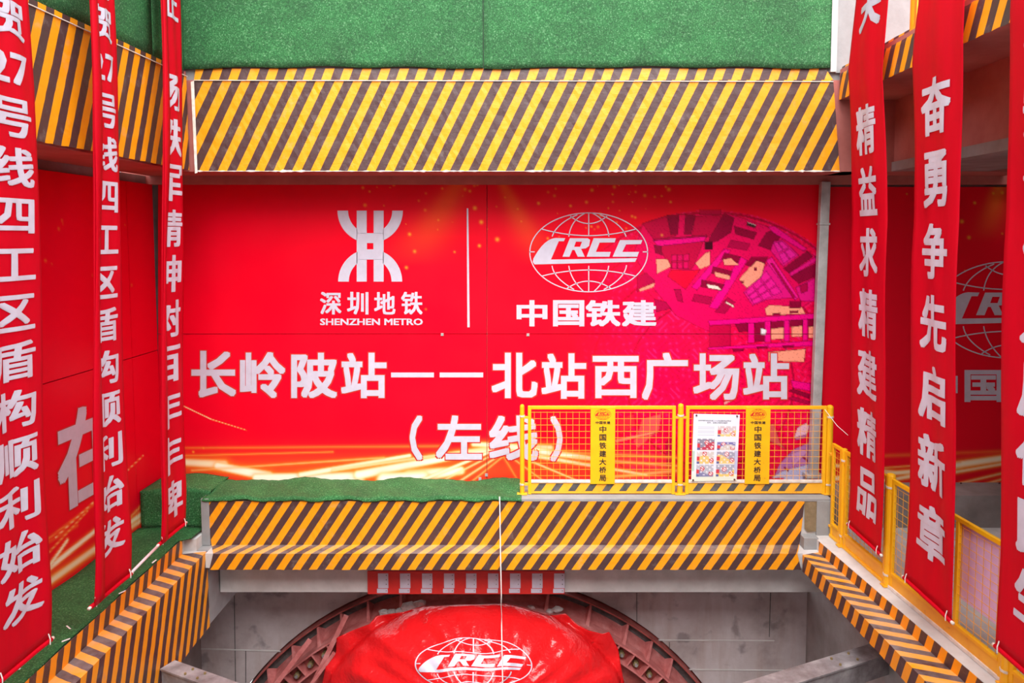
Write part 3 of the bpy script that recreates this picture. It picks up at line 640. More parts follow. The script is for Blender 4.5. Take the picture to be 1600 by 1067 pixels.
# main board: four printed panels in a frame
board = thing('printed_board', (0, 0, 0), 'large red printed board with two logos and station names behind the turf parapet', 'billboard')
for (a, b) in ((247, 760.4), (761.4, 1284)):
    for (c, d) in ((287, 521.4), (522.4, 752)): raster('board_panel', (a, b), (c, d), 1.5, lambda x, y: PYd(x, y, D_S), art, board)
m = MB(); on_b = on(D_S)
XS, YS = 2.7586, 2.7586
q = lambda X, Y: on_b(470 + X / XS, 300 + Y / YS)
def arcp(cx, cy, rx, ry, a0, a1, n=14): return [(cx + rx * math.cos(math.radians(a0 + (a1 - a0) * i / n)), cy + ry * math.sin(math.radians(a0 + (a1 - a0) * i / n))) for i in range(n + 1)]
for s in (1, -1):
    mx = lambda L: [(299 + s * (x - 299), y) for x, y in L]
    ao = [p for p in arcp(299, 80, 141, 140, 180, 113.6)]; ai = [p for p in arcp(299, 80, 95, 98, 180, 126)]
    shape2d(m, mx(ao + ai[::-1]), q)
    ao = arcp(299, 386, 138, 140, 180, 246.4); ai = arcp(299, 386, 92, 98, 180, 233)
    shape2d(m, mx(ao + ai[::-1]), q)
    shape2d(m, mx([(241, 80), (284, 80), (284, 178), (241, 178)]), q); shape2d(m, mx([(241, 290), (284, 290), (284, 386), (241, 386)]), q)
shape2d(m, [(241, 177), (357, 177), (357, 291), (241, 291)], q, 0, [[(285, 220), (313, 220), (313, 247), (285, 247)]])
m.build('metro_emblem', M['white_print'], board)
m = MB()
for i, ch in enumerate('深圳地铁'): x0 = 83 + i * 116.5; put_glyph(m, ch, 470 + x0 / XS, 300 + 430 / YS, 470 + (x0 + 92) / XS, 300 + 528 / YS, on_b, .016, bx=.026)
put_glyph(m, 'SHENZHEN METRO', 470 + 83 / XS, 300 + 545 / YS, 470 + 526 / XS, 300 + 574 / YS, on_b, .022, bx=.03)
m.build('metro_lettering', M['white_print'], board)
m = MB(); shape2d(m, [(715, 70), (722, 70), (728, 583), (718, 583)], q); m.build('divider_line', M['white_print'], board)
m = MB(); globe_emblem(m, lambda x, y: q(1241 + x, 260 + y)); m.build('globe_emblem', M['white_print'], board)
m = MB()
for ch, x0, x1 in (('中', 930, 1063), ('国', 1087, 1222), ('铁', 1228, 1378), ('建', 1384, 1533)): put_glyph(m, ch, 470 + x0 / XS, 300 + 466 / YS, 470 + x1 / XS, 300 + 579 / YS, on_b, .03, bx=.032)
m.build('company_lettering', M['white_print'], board)
m = MB(); mo = MB(); on_o = on(D_S, .003)
for ch, x0, y0, x1, y1 in (('长', 299, 548, 369, 621), ('岭', 375, 550, 446, 622), ('陂', 455, 551, 527, 622), ('站', 533, 551, 604, 622), ('北', 768, 551, 840, 622), ('站', 846, 552, 916, 623), ('西', 926, 556, 998, 622), ('广', 1003, 551, 1075, 625), ('场', 1083, 552, 1155, 625), ('站', 1161, 552, 1233, 624),
                           ('左', 681, 649, 753, 718), ('线', 764, 649, 841, 720), ('（', 640, 649, 660, 719), ('）', 860, 650, 879, 721)):
    b = .026 if ch not in '（）' else .03
    put_glyph(m, ch, x0, y0, x1, y1, on_b, b); put_glyph(mo, ch, x0, y0, x1, y1, on_o, b, grow=1.6)
for x0, x1 in ((611, 678), (687, 755)): shape2d(m, [(x0, 582), (x1, 582), (x1, 589.5), (x0, 589.5)], on_b)
m.build('station_lettering', M['white_print'], board); mo.build('lettering_outline', M['red_print'], board)
for x, y in ((691, 522.5), (825, 523), (760, 742), (750, 748)):
    m = MB(); m.box(PYd(x - 2.2, y - 2, D_S - .012), PYd(x + 2.2, y + 2, D_S)); m.build('panel_clip', M['galv'], board)
# board to the right of the pole
rb = thing('printed_board', (0, 0, 0), 'shaded red printed board with a globe logo behind the yellow side railing', 'billboard')
raster('board_panel', (1285, 1660), (292, 755), 1.5, lambda x, y: PYd(x, y, D_S), art_r, rb)
m = MB(); kx = 76 / 172; globe_emblem(m, lambda x, y: on_b(1575 + x * kx, 484 + y * kx), 4.2); m.build('globe_emblem', M['white_print'], rb)
m = MB()
for ch, x0, x1 in (('中', -311, -178), ('国', -154, -19), ('铁', -13, 137), ('建', 143, 292)): put_glyph(m, ch, 1575 + x0 * kx, 578, 1575 + x1 * kx, 628, on_b, .03, bx=.032)
m.build('company_lettering', M['white_print'], rb)
# board along the left side
lb = thing('printed_board', (0, 0, 0), 'red printed board along the side gallery behind the three banners', 'billboard')
zLt = zat(288, D_H) ; zLb = PXd(229, 820, X_L).z; zLs = PXd(72.5, 599, X_L).z; zLs2 = PXd(249, 546, X_L).z
def art_l(py_, pz_):     # coordinates: 100 px per metre along the board and in height
    c = np.zeros(py_.shape + (3,)) + RED
    L = [(400, 30, 1000, 12, 8, 6, .8), (500, 6, 900, 40, 7, 4, 1.1), (600, 12, 1010, 20, 6, 6, .9), (640, 50, 960, 80, 2, 2, .5), (560, 70, 860, 60, 2, 2, .4), (700, 20, 880, 70, 2, 1.5, .6), (740, 2, 840, 50, 5, 3, 1.0), (300, 30, 700, 20, 10, 10, .9), (820, 62, 1010, 100, 1.2, 1, .7), (900, 12, 1040, 40, 3, 3, .6), (720, 85, 800, 110, 1.2, 1, .5)]
    c = streaks(c, py_, pz_, L)
    for _ in range(30):
        x, y, s = rng.uniform(600, 1000), 430 - abs(rng.normal(0, 70)), rng.uniform(.8, 2.2); c = blend(c, (.85, .25, .03), np.exp(-(np.hypot(py_ - x, pz_ - y) / s) ** 2) * .6)
    return c
zb0 = zLb
for (a, b) in ((zLb, (zLs + zLs2) / 2 - .006), ((zLs + zLs2) / 2 + .006, zLt)):
    for (ya_, yb_) in ((3.0, 9.9), (9.91, D_S - .02)):
        raster('board_panel', (ya_ * 100, yb_ * 100), ((b - zb0) * 100, (a - zb0) * 100), 2.0, lambda u, w: (X_L, u / 100, w / 100 + zb0), art_l, lb, depth=(-.03, 0, 0))
m = MB(); p0 = PXd(88, 715, X_L); ztc = PXd(122, 637, X_L).z; zbc = PXd(115, 793, X_L).z
put_glyph(m, '在', p0.y, ztc, p0.y + (ztc - zbc) * .98, zbc, lambda u, w: (X_L + .008, u, w), .028); m.build('board_lettering', M['white_print'], lb)
m = MB(); put_glyph(m, '在', p0.y, ztc, p0.y + (ztc - zbc) * .98, zbc, lambda u, w: (X_L + .004, u, w), .028, grow=.014); m.build('lettering_outline', M['red_print'], lb)
# leaning pole in front of the board joint
m = MB(); m.bar(PYd(1289, 284, D_S - .12), PYd(1270.5, 742, D_S - .12), .13, .10, up=(0, 1, 0)); o = m.build('post_shaft', M['galv'], bevel=.008)
pole = thing('steel_post', (0, 0, 0), 'grey square steel post standing in front of the board joint', 'post'); o.parent = pole
m = MB(); b_ = PYd(1270.5, 742, D_S - .12); m.box(b_ + V((-.12, -.1, -.02)), b_ + V((.12, .1, .015))); m.build('base_plate', M['galv'], pole)
m = MB(); b_ = PYd(1286.5, 350, D_S - .12); m.box(b_ + V((-.075, -.06, -.012)), b_ + V((.075, .06, .012))); m.build('collar', M['galv'], pole)
# planks below the shaded board
m = MB(); m.box((xat(1400, D_S), D_S - .1, zat(782, D_S)), (9.0, D_S + .02, zat(764, D_S))); tag(m.build('plank', M['wood'], bevel=.006), 'brown weathered plank under the shaded printed board', 'plank')
for px_ in (1500, 1560):
    m = MB(); p = PYd(px_, 758, D_S - .06); m.tube([p + V((.02, 0, .04)), p, p + V((-.03, -.02, -.05))], .012, 6)
    tag(m.build('rebar_hook', M['dark_steel']), 'small dark steel hook on the plank ' + ('beside the widest banner' if px_ == 1500 else 'near the outermost banner'), 'hook')

# ------------------------------------------------------------------ banners
def banner(name, X, left, right, chars, y_first, y_last, label, gw=(.16, .84), gh=.78, fold=0, xoff=None, bold=.02, hem=True, side=1, cut=0, clip=0):
    """left/right: image polylines of the hanging edges on the plane X; chars run from the top down"""
    def edge(L):
        P = [PXd(x, y, X + (xoff(PXd(x, y, X).z) if xoff else 0)) for x, y in L]; P.sort(key=lambda p: p.z); zs = [p.z for p in P]; ys = [p.y for p in P]
        def f(z):
            if z >= zs[-1]: return ys[-1] + (z - zs[-1]) * (ys[-1] - ys[-2]) / (zs[-1] - zs[-2]) * .3
            return float(np.interp(z, zs, ys))
        return f, zs[0]
    fl, za = edge(left); fr, zb = edge(right); z0 = (za + zb) / 2; z1_ = ZC + 4.9
    def nx(u, z):
        r = .012 * math.sin(u * 7 + z * .7) + .008 * math.sin(u * 13 + z * 2.1) + .02 * math.sin(z * 1.1 + X)
        return X + (xoff(z) if xoff else 0) + side * r * min(1, (z - z0) * 2 + .15)
    def P(u, z, off=0):
        # u may leave 0..1 in the pleat only
        return (nx(u, z) + side * off, fl(z) + (fr(z) - fl(z)) * u, z)
    b0 = PXd((left[-1][0] + right[-1][0]) / 2, (left[-1][1] + right[-1][1]) / 2, X)
    root = thing(name, (X, (fl(z0) + fr(z0)) / 2, z0), label, 'banner', 'red slogan banners hung over the pit')
    inv = V(root.location)
    if fold: prof = [(0, .045), (fold * .5, .048), (fold, .04), (fold * .96, .022), (fold * .35, .02), (fold * .3, .005)] + [(fold * .3 + (1 - fold * .3) * i / 14, 0) for i in range(1, 15)]
    else: prof = [(i / 18, 0) for i in range(19)]
    nz = 90; m = MB(); N = len(prof)
    for j in range(nz + 1):
        z = z0 + (z1_ - z0) * j / nz
        for u, off in prof: m.v.append(tuple(V(P(u, z, off)) - inv))
    m.f = [(j * N + i, j * N + i + 1, (j + 1) * N + i + 1, (j + 1) * N + i) for j in range(nz) for i in range(N - 1)]; m.mi = [0] * len(m.f)
    c = m.build('banner_cloth', M['banner'], root, smooth=True); solid(c, .003)
    # hem sleeve round the bottom rod
    m = MB(); m.tube([V(P(i / 10, z0 + .0, 0)) - inv + V((0, 0, -.008)) for i in range(11)], .022, 8); m.build('hem', M['banner'], root, smooth=True)
    for e in (-.012, 1.012): 
        m = MB(); a = V(P(e, z0, 0)) - inv + V((0, 0, -.008)); d = (V(P(1, z0)) - V(P(0, z0))).normalized() * (.02 if e > 0 else -.02); m.tube([a - d, a + d], .016, 8)
        m.build('rod_end', M['white_dirt'], root, smooth=True)
    for u in (.08, .93): 
        m = MB(); a = V(P(u, z0 + .02)) - inv; m.tube([a + V((side * .024, 0, -.05)), a + V((side * .026, 0, 0)), a + V((side * .012, .0, .05))], .005, 5)
        m.build('tie', M['rope'], root)
    # characters: sliced fine so that they follow the cloth
    xm = (left[len(left) // 2][0] + right[len(right) // 2][0]) / 2
    zc0 = PXd(xm, y_first, X).z; zc1 = PXd(xm, y_last, X).z; pit = (zc0 - zc1) / (len(chars) - 1)
    m = MB()
    for i, ch in enumerate(chars):
        if ch == ' ': continue
        zc = zc0 - pit * i; h = pit * gh; w0, w1 = gw
        V2, FS, sz, ng = glyph(ch, bold, bold * 1.35)
        ratio = min(1, sz[1] / .93) if ch not in ('27',) else .8
        hh = h * (ratio if ratio > .75 else max(ratio, .12)); ww = min(1, sz[0] / .93)
        bm = bmesh.new()
        vs = [bm.verts.new((w0 + (w1 - w0) * (.5 + (a - .5) * ww), zc + (b - .5) * hh, .0003 * (k // ng))) for k, (a, b) in enumerate(V2)]
        for f in FS:
            try: bm.faces.new([vs[k] for k in f])
            except ValueError: pass
        for k in range(1, 8):
            g = bm.verts[:] + bm.edges[:] + bm.faces[:]; bmesh.ops.bisect_plane(bm, geom=g, plane_co=(w0 + (w1 - w0) * k / 8, 0, 0), plane_no=(1, 0, 0))
        if clip:
            g = bm.verts[:] + bm.edges[:] + bm.faces[:]; bmesh.ops.bisect_plane(bm, geom=g, plane_co=(clip, 0, 0), plane_no=(1, 0, 0), clear_inner=True)
        for k in range(1, 5):
            g = bm.verts[:] + bm.edges[:] + bm.faces[:]; bmesh.ops.bisect_plane(bm, geom=g, plane_co=(0, zc - hh / 2 + hh * k / 5, 0), plane_no=(0, 1, 0))
        bm.verts.index_update()
        m.add([V(P(v.co.x, v.co.y, .006 + v.co.z)) - inv for v in bm.verts], [tuple(v.index for v in f.verts) for f in bm.faces]); bm.free()
    m.build('banner_lettering', M['white_print'], root)
    return root, P, z0
XB = XLI + .02
L1 = banner('hanging_banner', XB, [(-38, 0), (-28, 300), (-18, 700), (-10, 1069)], [(42, 0), (53, 140), (61, 300), (67, 500), (72, 750), (75, 850), (79, 999)], ['祝', '贺', '27'] + list('号线四工区盾构顺利始发'), -42, 945,
            'wide unpleated red banner over the turf strip, nearest the viewer, 27 in its text', (.13, .86), .8)
L2 = banner('hanging_banner', XB, [(135, 0), (139, 130), (142, 300), (142, 500), (142, 700), (140.5, 951)], [(178, 0), (183, 130), (187, 300), (192, 500), (199, 700), (204, 893)], ['祝', '贺', '27'] + list('号线四工区盾构顺利始发'), -26, 842,
            'pleated red banner, middle one of three over the turf strip, 27 in its text', (.10, .84), .8, fold=.24, clip=.1)
L3 = banner('hanging_banner', XB, [(249, 0), (250, 110), (251, 250), (249, 400), (249, 600), (247, 851)], [(283, 0), (283, 110), (285, 250), (287, 400), (288, 600), (289, 816)], ['征', ' '] + list('扬铁军精神树百年丰碑'), 2, 782,
            'narrow red banner hanging nearest the back corner, in front of the turf step', (-.18, .86), .82, fold=.22, clip=.08)
XBR = (PZd(1325, 820, L1[2]).x + PZd(1376, 864, L1[2]).x + PZd(1412, 905, L1[2]).x) / 3
print('banner x', XB, XBR, L1[2], L2[2], L3[2])
bend = lambda z: -.10 * max(0, min(1, (z - (zr0 - 1.6)) / 1.6))
R1 = banner('hanging_banner', XBR, [(1335, 0), (1322, 110), (1324, 150), (1329, 260), (1333, 400), (1333, 500), (1330, 620), (1328, 760), (1325, 820)], [(1385, 0), (1375, 110), (1377, 160), (1384, 270), (1387, 450), (1386, 560), (1382, 700), (1379, 800), (1376, 864)],
            ['关', ' '] + list('精益求精建精品'), 12, 777, 'red banner hanging in front of the railing nearest the back fence', (.22, .80), .80, side=-1, bold=.024, xoff=bend)
R2 = banner('hanging_banner', XBR, [(1432, 0), (1424, 60), (1421, 100), (1428, 240), (1429, 400), (1427, 560), (1423, 690), (1420, 800), (1412, 905)], [(1503, 0), (1500, 60), (1500, 110), (1499, 250), (1500, 330), (1498, 480), (1496, 600), (1494, 700), (1490, 830), (1487, 966)],
            list('奋勇争先启新章'), 168, 842, 'wide red banner of seven characters hanging before the lilac sheet on the railing', (.20, .82), .78, side=-1, bold=.026, xoff=bend)
R3 = banner('hanging_banner', XBR, [(1574, 0), (1575, 300), (1572, 480), (1566, 700), (1563, 860), (1555, 1010)], [(1690, 0), (1690, 300), (1686, 480), (1680, 700), (1674, 860), (1660, 1098)],
            list('抓安全促发展保民生'), 60, 948, 'red banner at the picture edge with only the ends of its characters showing', (.24, .84), .80, side=-1, bold=.026, xoff=bend)
# pipe through the hems of the side banners
m = MB(); m.tube([V((XB, L2[1](.9, L2[2])[1], L2[2] - .008)), V((XB, L3[1](.1, L3[2])[1], L3[2] - .008))], .016, 10)
tag(m.build('plastic_pipe', M['pvc'], smooth=True), 'pale pink plastic pipe joining the bottoms of two side banners', 'pipe')

# ------------------------------------------------------------------ yellow safety fences
def fence_panel(label, p0, p1, H, plate=None, group=None, kick=.17, mirror=False, wire=.085, clear=0, mid=None, kphase=0, soft=False):
    """panel from p0 to p1 (base points); local x along the panel, z up, +y away from the viewer"""
    p0 = V(p0); p1 = V(p1); d = p1 - p0; L = V((d.x, d.y, 0)).length; ang = math.atan2(d.y, d.x)
    root = thing('mesh_fence', p0, label, 'fence panel', group, ang)
    t = .045; m = MB()
    m.box((0, -.02, 0), (t, .02, H)); m.box((L - t, -.02, 0), (L, .02, H)); m.box((t, -.02, H - t), (L - t, .02, H))
    if mid: m.box((mid - t / 2, -.02, kick), (mid + t / 2, .02, H - t))
    m.build('panel_frame', M['yellow'], root, bevel=.004)
    m = MB(); m.box((t, -.024, kick - .005), (L - t, .02, kick + .028)); m.build('kick_rail', M['white_dirt'] if not soft else M['yellow'], root)
    if soft: m = MB(); m.box((0, -.03, .0), (L, .02, .035)); m.build('bottom_rail', M['white_dirt'] if mid else M['yellow'], root)
    m = MB(); w = .004 if soft else .0047
    nx_ = int(L / wire); nz_ = int((H - kick) / wire)
    if soft: nx_ = int(L / .10)
    for i in range(1, nx_): x = L * i / nx_; m.box((x - w / 2, -w / 2, kick), (x + w / 2, w / 2, H - .03 - .05))
    for i in range(1, nz_): z = kick + (H - kick) * i / nz_; m.box((t * .5, -w / 2 - .004, z - w / 2), (L - t * .5, w / 2 - .004, z + w / 2))
    m.build('wire_mesh', M['dirty_yellow'], root)
    # kick plate with slanting stripes inside a plain border
    m = MB(); m.box((t, -.012, .012), (L - t, .012, kick)); m.build('kick_plate', M['dirty_yellow'], root)
    if not soft:
        a, b = .045, kick - .018; x = .12 + kphase
        while x < L - .2:
            w_ = .075; m = MB(); m.hexa([(x, -.0135, a), (x + .10, -.0135, a), (x + .10, -.011, a), (x, -.011, a), (x + w_, -.0135, b), (x + w_ + .10, -.0135, b), (x + w_ + .10, -.011, b), (x + w_, -.011, b)]); x += .235
            m.build('black_stripe', M['rubber'], root)
    for z in (.14, H - .16):
        for x in (-.03, L + .03):
            m = MB(); m.box((x - .035, -.028, z - .012), (x + .035, .028, z + .012)); m.build('clamp', M['dirty_yellow'], root)
    if plate:
        x0, x1, z0, z1_ = plate
        m = MB(); m.box((x0, -.034, z0), (x1, -.022, z1_)); pl = m.build('name_plate', M['yellow'], root, bevel=.003)
        fn = lambda x, z: (x, -.036, z); cx = (x0 + x1) / 2; wd = x1 - x0
        m = MB(); top = z1_ - .25; pit = (top - z0 - .03) / 7
        for i, ch in enumerate('中国铁建大桥局'):
            zc = top - pit * (i + .5); g = pit * .40; put_glyph(m, ch, cx - g * 1.05, zc + g, cx + g * 1.05, zc - g, fn, .02)
        for i, ch in enumerate('中国铁建'):
            xc = cx + (i - 1.5) * .052; zc = z1_ - .215; put_glyph(m, ch, xc - .023, zc + .02, xc + .023, zc - .02, fn, .02)
        m.build('plate_lettering', M['black_print'], pl)
        m = MB(); k = wd * .33 / 256; globe_emblem(m, lambda x, y: (cx + x * k, -.036, z1_ - .10 - y * k), 7); m.build('plate_emblem', M['red_print'], pl)
    return root, L
def post(label, p, H, group=None, w=.06):
    root = thing('fence_post', p, label, 'fence post', group)
    m = MB(); m.tube([V((0, 0, .01)), V((0, 0, H - .03)), V((0, 0, H - .01)), V((0, 0, H))], [w / 2 * 1.05, w / 2 * 1.05, w / 2 * .9, w / 2 * .4], 12); m.build('post_tube', M['yellow'], root, smooth=False)
    m = MB(); m.box((-.07, -.05, 0), (.07, .05, .012)); m.build('base_plate', M['dirty_yellow'], root)
    for z in (.14, H - .16): m = MB(); m.tube([V((0, 0, z - .012)), V((0, 0, z + .012))], w / 2 + .008, 10); m.build('wire_tie', M['white_dirt'], root)
    return root
DF = 9.96
fb = lambda px, py=779: V((xat(px, DF, py), DF, z_btop + .035))
HB = zat(634, DF) - z_btop - .035
p0, p1 = fb(825), fb(1054)
kx = (p1.x - p0.x) / (1054 - 825)
fence_panel('yellow mesh fence panel without a notice, standing beside the turf parapet', p0, p1, HB, (97 * kx, 135 * kx, .15, HB - .01), 'back fence panels', kphase=-.04)
p0b, p1b = fb(1070), fb(1288)
fp2 = fence_panel('yellow mesh fence panel with a picture notice hung on it', p0b, p1b, HB, (92 * kx, 130 * kx, .15, HB - .01), 'back fence panels', kphase=-.02)
post('yellow fence post at the turf end of the back fence', fb(816), HB + .02)
post('yellow fence post between the two back fence panels', fb(1062), HB + .03, w=.075)
post('yellow fence post at the corner with the side railing', fb(1293.5), HB + .01, w=.085)
# notice: printed sheet
pts = [(1084, 646.5), (1156, 648), (1151, 751), (1080, 752)]
def nt(u, v):
    a = V((*pts[0], 0)).lerp(V((*pts[1], 0)), u); b = V((*pts[3], 0)).lerp(V((*pts[2], 0)), u); return a.lerp(b, v)
def on_n(u, v, off=0): p = nt(u, v); return PYd(p.x, p.y, DF - .034 - off - .008 * math.sin(u * 3) * math.sin(v * 3.1))
def art_n(u, v):
    c = np.zeros(u.shape + (3,)) + np.array((.74, .76, .86))
    c = blend(c, (.72, .74, .55), np.clip((v - .82) / .12, 0, 1) * .8)
    c = np.where(((u < .05) & (v > .55) & (v < .85))[..., None], np.array((.45, .6, .5)), c); c = np.where(((u > .92) & (v > .55) & (v < .9))[..., None], np.array((.5, .5, .68)), c)
    ln = (np.abs((v * 34) % 1 - .5) < .2) & (u > .10) & (u < .46) & (v > .17) & (v < .32); c = np.where(ln[..., None], c * .72, c)
    cells = [(.54, .17, .93, .335, (.60, .50, .52), (.80, .58, .22)), (.10, .365, .48, .54, (.26, .24, .32), (.50, .06, .10)), (.54, .41, .93, .54, (.20, .18, .42), (.62, .55, .50)), (.10, .555, .48, .74, (.62, .55, .52), (.80, .52, .18)), (.54, .555, .93, .735, (.36, .34, .44), (.82, .55, .20)), (.10, .755, .48, .935, (.46, .46, .52), (.22, .22, .38)), (.54, .755, .93, .935, (.38, .38, .46), (.85, .56, .16))]
    for k, (a, b, c2, d, ca, cb) in enumerate(cells):
        ins = (u > a) & (u < c2) & (v > b) & (v < d); uu = (u - a) / (c2 - a); vv = (v - b) / (d - b)
        c = np.where(ins[..., None], np.array(ca), c)
        lo = ins & (vv > .55 + .25 * np.sin(uu * 4 + k)); c = np.where(lo[..., None], np.array(cb), c)
        sp = ins & (np.sin(uu * 19 + k * 3) * np.sin(vv * 15 + k) > .6); c = np.where(sp[..., None], np.array((.78, .74, .78)), c)
        for (ox, oy) in ((.45 + .12 * math.sin(k * 2.1), .3 + .1 * math.cos(k)), (.85, .75)):
            rr = np.hypot((uu - ox) * 1.45, vv - oy)
            c = np.where((ins & (rr < .19))[..., None], np.array((.55, .03, .05)), c); c = np.where((ins & (rr < .13) & (np.abs(uu - ox - (vv - oy)) > .04))[..., None], np.array((.85, .82, .82)), c)
        m_ = ins & (uu < .17) & (vv > .4) & (vv < .75); c = np.where(m_[..., None], np.array((.62, .05, .07)), c); m_ = ins & (uu < .15) & (vv > .8); c = np.where(m_[..., None], np.array((.12, .12, .3)), c)
    return c
notice = thing('notice_board', PYd(1118, 752, DF - .034), 'white picture notice with rows of small safety drawings hung on the back fence', 'notice')
iv = V(notice.location)
raster('notice_sheet', (0, 1), (0, 1), .012, lambda u, v: on_n(u, v) - iv, art_n, notice, depth=(0, .006, 0))
m = MB(); put_glyph(m, '深圳市城市轨道交通二十七号线盾构始发安全', .10, .085, .82, .108, lambda u, v: on_n(u, v, .003) - iv, 0); put_glyph(m, '起吊、运输工程安全操作', .30, .115, .74, .138, lambda u, v: on_n(u, v, .003) - iv, 0); m.build('notice_lettering', M['black_print'], notice)
for u, v in ((.06, .02), (.94, .02), (.04, .98), (.95, .98)):
    p = on_n(u, v, .0) - iv; m = MB(); m.tube([p + V((0, -.012, 0)), p + V((0, .002, 0))], .012, 8); m.build('fixing_screw', M['dark_steel'], notice)
# side railing towards the viewer
RA, RB = PZd(1316, 853, Z_R), PZd(1387, 915, Z_R)
dR = (RB - RA).normalized(); print('rail', RA, RB)
Rst = RA - dR * .32
RC = PZd(1572, 1070, Z_R)
HR = 1.19
HR = PXd(1316, 700, RA.x).z - Z_R
print('HR', HR, 'RC', RC)
fence_panel('short yellow mesh panel at the far end of the side railing', Rst, RA - dR * .05, HR, None, 'side railing panels', soft=True)
fence_panel('yellow mesh panel behind the banner nearest the back fence', RA + dR * .05, RB - dR * .05, HR, None, 'side railing panels', soft=True)
d2 = (RC - RB); L2_ = d2.length; d2n = d2.normalized()
fence_panel('long yellow mesh panel carrying the lilac sheet', RB + d2n * .05, RC - d2n * .05, HR, None, 'side railing panels', mid=L2_ * .60, soft=True)
RD = RC + d2n * 2.0
fence_panel('yellow mesh panel at the picture edge behind the outermost banner', RC + d2n * .05, RD, HR, None, 'side railing panels', soft=True)
post('thin yellow post at the far end of the side railing', RA, HR + .02, w=.07)
post('thick yellow post between the two visible railing banners', RB, HR + .05, w=.10)
post('yellow post beside the outermost railing banner', RC, HR + .02, w=.10)
# lilac sheet behind the long panel
q0 = RB + d2n * (L2_ * .615); q1 = RC - d2n * .1
m = MB(); nrm = V((d2n.y, -d2n.x, 0)); nrm = nrm if nrm.x > 0 else -nrm
m.quad(q0 + nrm * .03 + V((0, 0, .46)), q1 + nrm * .03 + V((0, 0, .46)), q1 + nrm * .03 + V((0, 0, HR - .06)), q0 + nrm * .03 + V((0, 0, HR - .06)))
tag(solid(m.build('plastic_sheet', M['lilac']), .006), 'plain lilac sheet fixed behind the mesh of the long railing panel', 'sheet')
# yellow mesh fence on the upper slab
u0 = V((XRU + .55, 8.95, zr1)); u1 = V((XRU + .55, 8.0, zr1))
fence_panel('yellow mesh fence panel high on the slab beside the white column', u0, u1, 1.3, None, None, soft=True)
post('yellow post high on the slab beside the white column', u0 + V((0, .06, 0)), 1.35, w=.08)

# ------------------------------------------------------------------ red and white barrier board
DBB = 9.92
bb = thing('barrier_board', PYd(727, 927, DBB), 'red and white striped warning board fixed under the striped ledge', 'barrier board')
iv = V(bb.location)
m = MB(); m.box(PYd(574, 893, DBB - .02) - iv, PYd(882, 926.5, DBB + .01) - iv); m.build('board_plate', M['red_print'], bb)
for i in range(9):
    x = 574 + (i * 34.6) + (0 if i else 0); x0 = 590.5 + (i - 0) * 34.4
    if x0 > 880: break
    m = MB(); m.box(PYd(x0, 896, DBB - .026) - iv, PYd(x0 + 16.5, 918.5, DBB - .02) - iv); m.box(PYd(x0 - 1.5, 920, DBB - .028) - iv, PYd(x0 + 15.5, 926, DBB - .02) - iv); wp = m.build('white_marking', M['white_print'], bb)
    for y in (899, 906, 913, 923): p = PYd(x0 + 13, y, DBB - .03) - iv; m = MB(); m.tube([p + V((0, .006, 0)), p + V((0, -.003, 0))], .008, 6); m.build('rivet', M['steel'], wp)

# ------------------------------------------------------------------ tunnel entry ring
def ringpt(R, a, y): return V((cx0 + R * math.cos(a), y, cz0 + R * math.sin(a)))
ring = thing('entry_ring', (cx0, D_W, cz0 + 0), 'red steel entry ring round the cloth covered tunnel machine', 'steel ring')
iv = V(ring.location)
def ringband(name, R0, y0, R1, y1, R2, y2, R3, y3, mat, a0=.5, a1=math.pi - .5, n=90):
    m = MB(); pr = [(R0, y0), (R1, y1), (R2, y2), (R3, y3)]
    for i in range(n + 1):
        a = a0 + (a1 - a0) * i / n
        for R, y in pr: m.v.append(tuple(ringpt(R, a, y) - iv))
    for i in range(n):
        for k in range(4): m.f.append((i * 4 + k, i * 4 + (k + 1) % 4, (i + 1) * 4 + (k + 1) % 4, (i + 1) * 4 + k)); m.mi.append(0)
    m.f += [(0, 3, 2, 1), (n * 4, n * 4 + 1, n * 4 + 2, n * 4 + 3)]; m.mi += [0, 0]
    return m.build(name, mat, ring)
pxm = D_W / F
RO = 4.34
yf = 10.5                            # front plane of the flange
ringband('outer_rim', RO, D_W - .16, RO + .02, D_W - .16, RO + .02, D_W + .7, RO, D_W + .7, M['red_steel'])
ringband('seal', RO - .14, D_W - .02, RO, D_W - .02, RO, D_W + .5, RO - .14, D_W + .5, M['rubber'])
Rf = 4.12
ringband('web_plate', Rf - .03, yf + .1, Rf + .01, yf + .1, RO - .10, D_W + .1, RO - .16, D_W + .1, M['pink_steel'])
ringband('front_flange', Rf, yf - .03, Rf + .025, yf - .03, Rf + .025, yf + .2, Rf, yf + .2, M['pink_steel'])
ringband('back_plate', Rf - .22, yf + .12, Rf, yf + .12, Rf, yf + .14, Rf - .22, yf + .14, M['red_steel'])
ringband('inner_flange', Rf - .22, yf - .03, Rf - .195, yf - .03, Rf - .195, yf + .15, Rf - .22, yf + .15, M['pink_steel'])
ringband('inner_ring', Rf - .75, yf + .14, Rf - .22, yf + .14, Rf - .22, yf + .2, Rf - .75, yf + .2, M['red_steel'])
for i in range(34):
    a = .5 + (math.pi - 1.0) * i / 33
    for s in (1,):
        m = MB(); p = ringpt(Rf - .20, a, yf + .05) - iv; q_ = ringpt(Rf, a, yf + .05) - iv; m.bar(p, q_, .022, .15, up=(0, 1, 0)); m.build('stiffener', M['pink_steel'], ring)
    a2 = a + .035
    m = MB(); p = ringpt(Rf - .12, a2, yf + .02) - iv; m.tube([p, p + V((0, .11, 0))], .045, 6); bo = m.build('bolt', M['brass'], ring)
    m = MB(); m.tube([p + V((0, -.03, 0)), p], .022, 8); m.build('bolt_tip', M['steel'], bo)
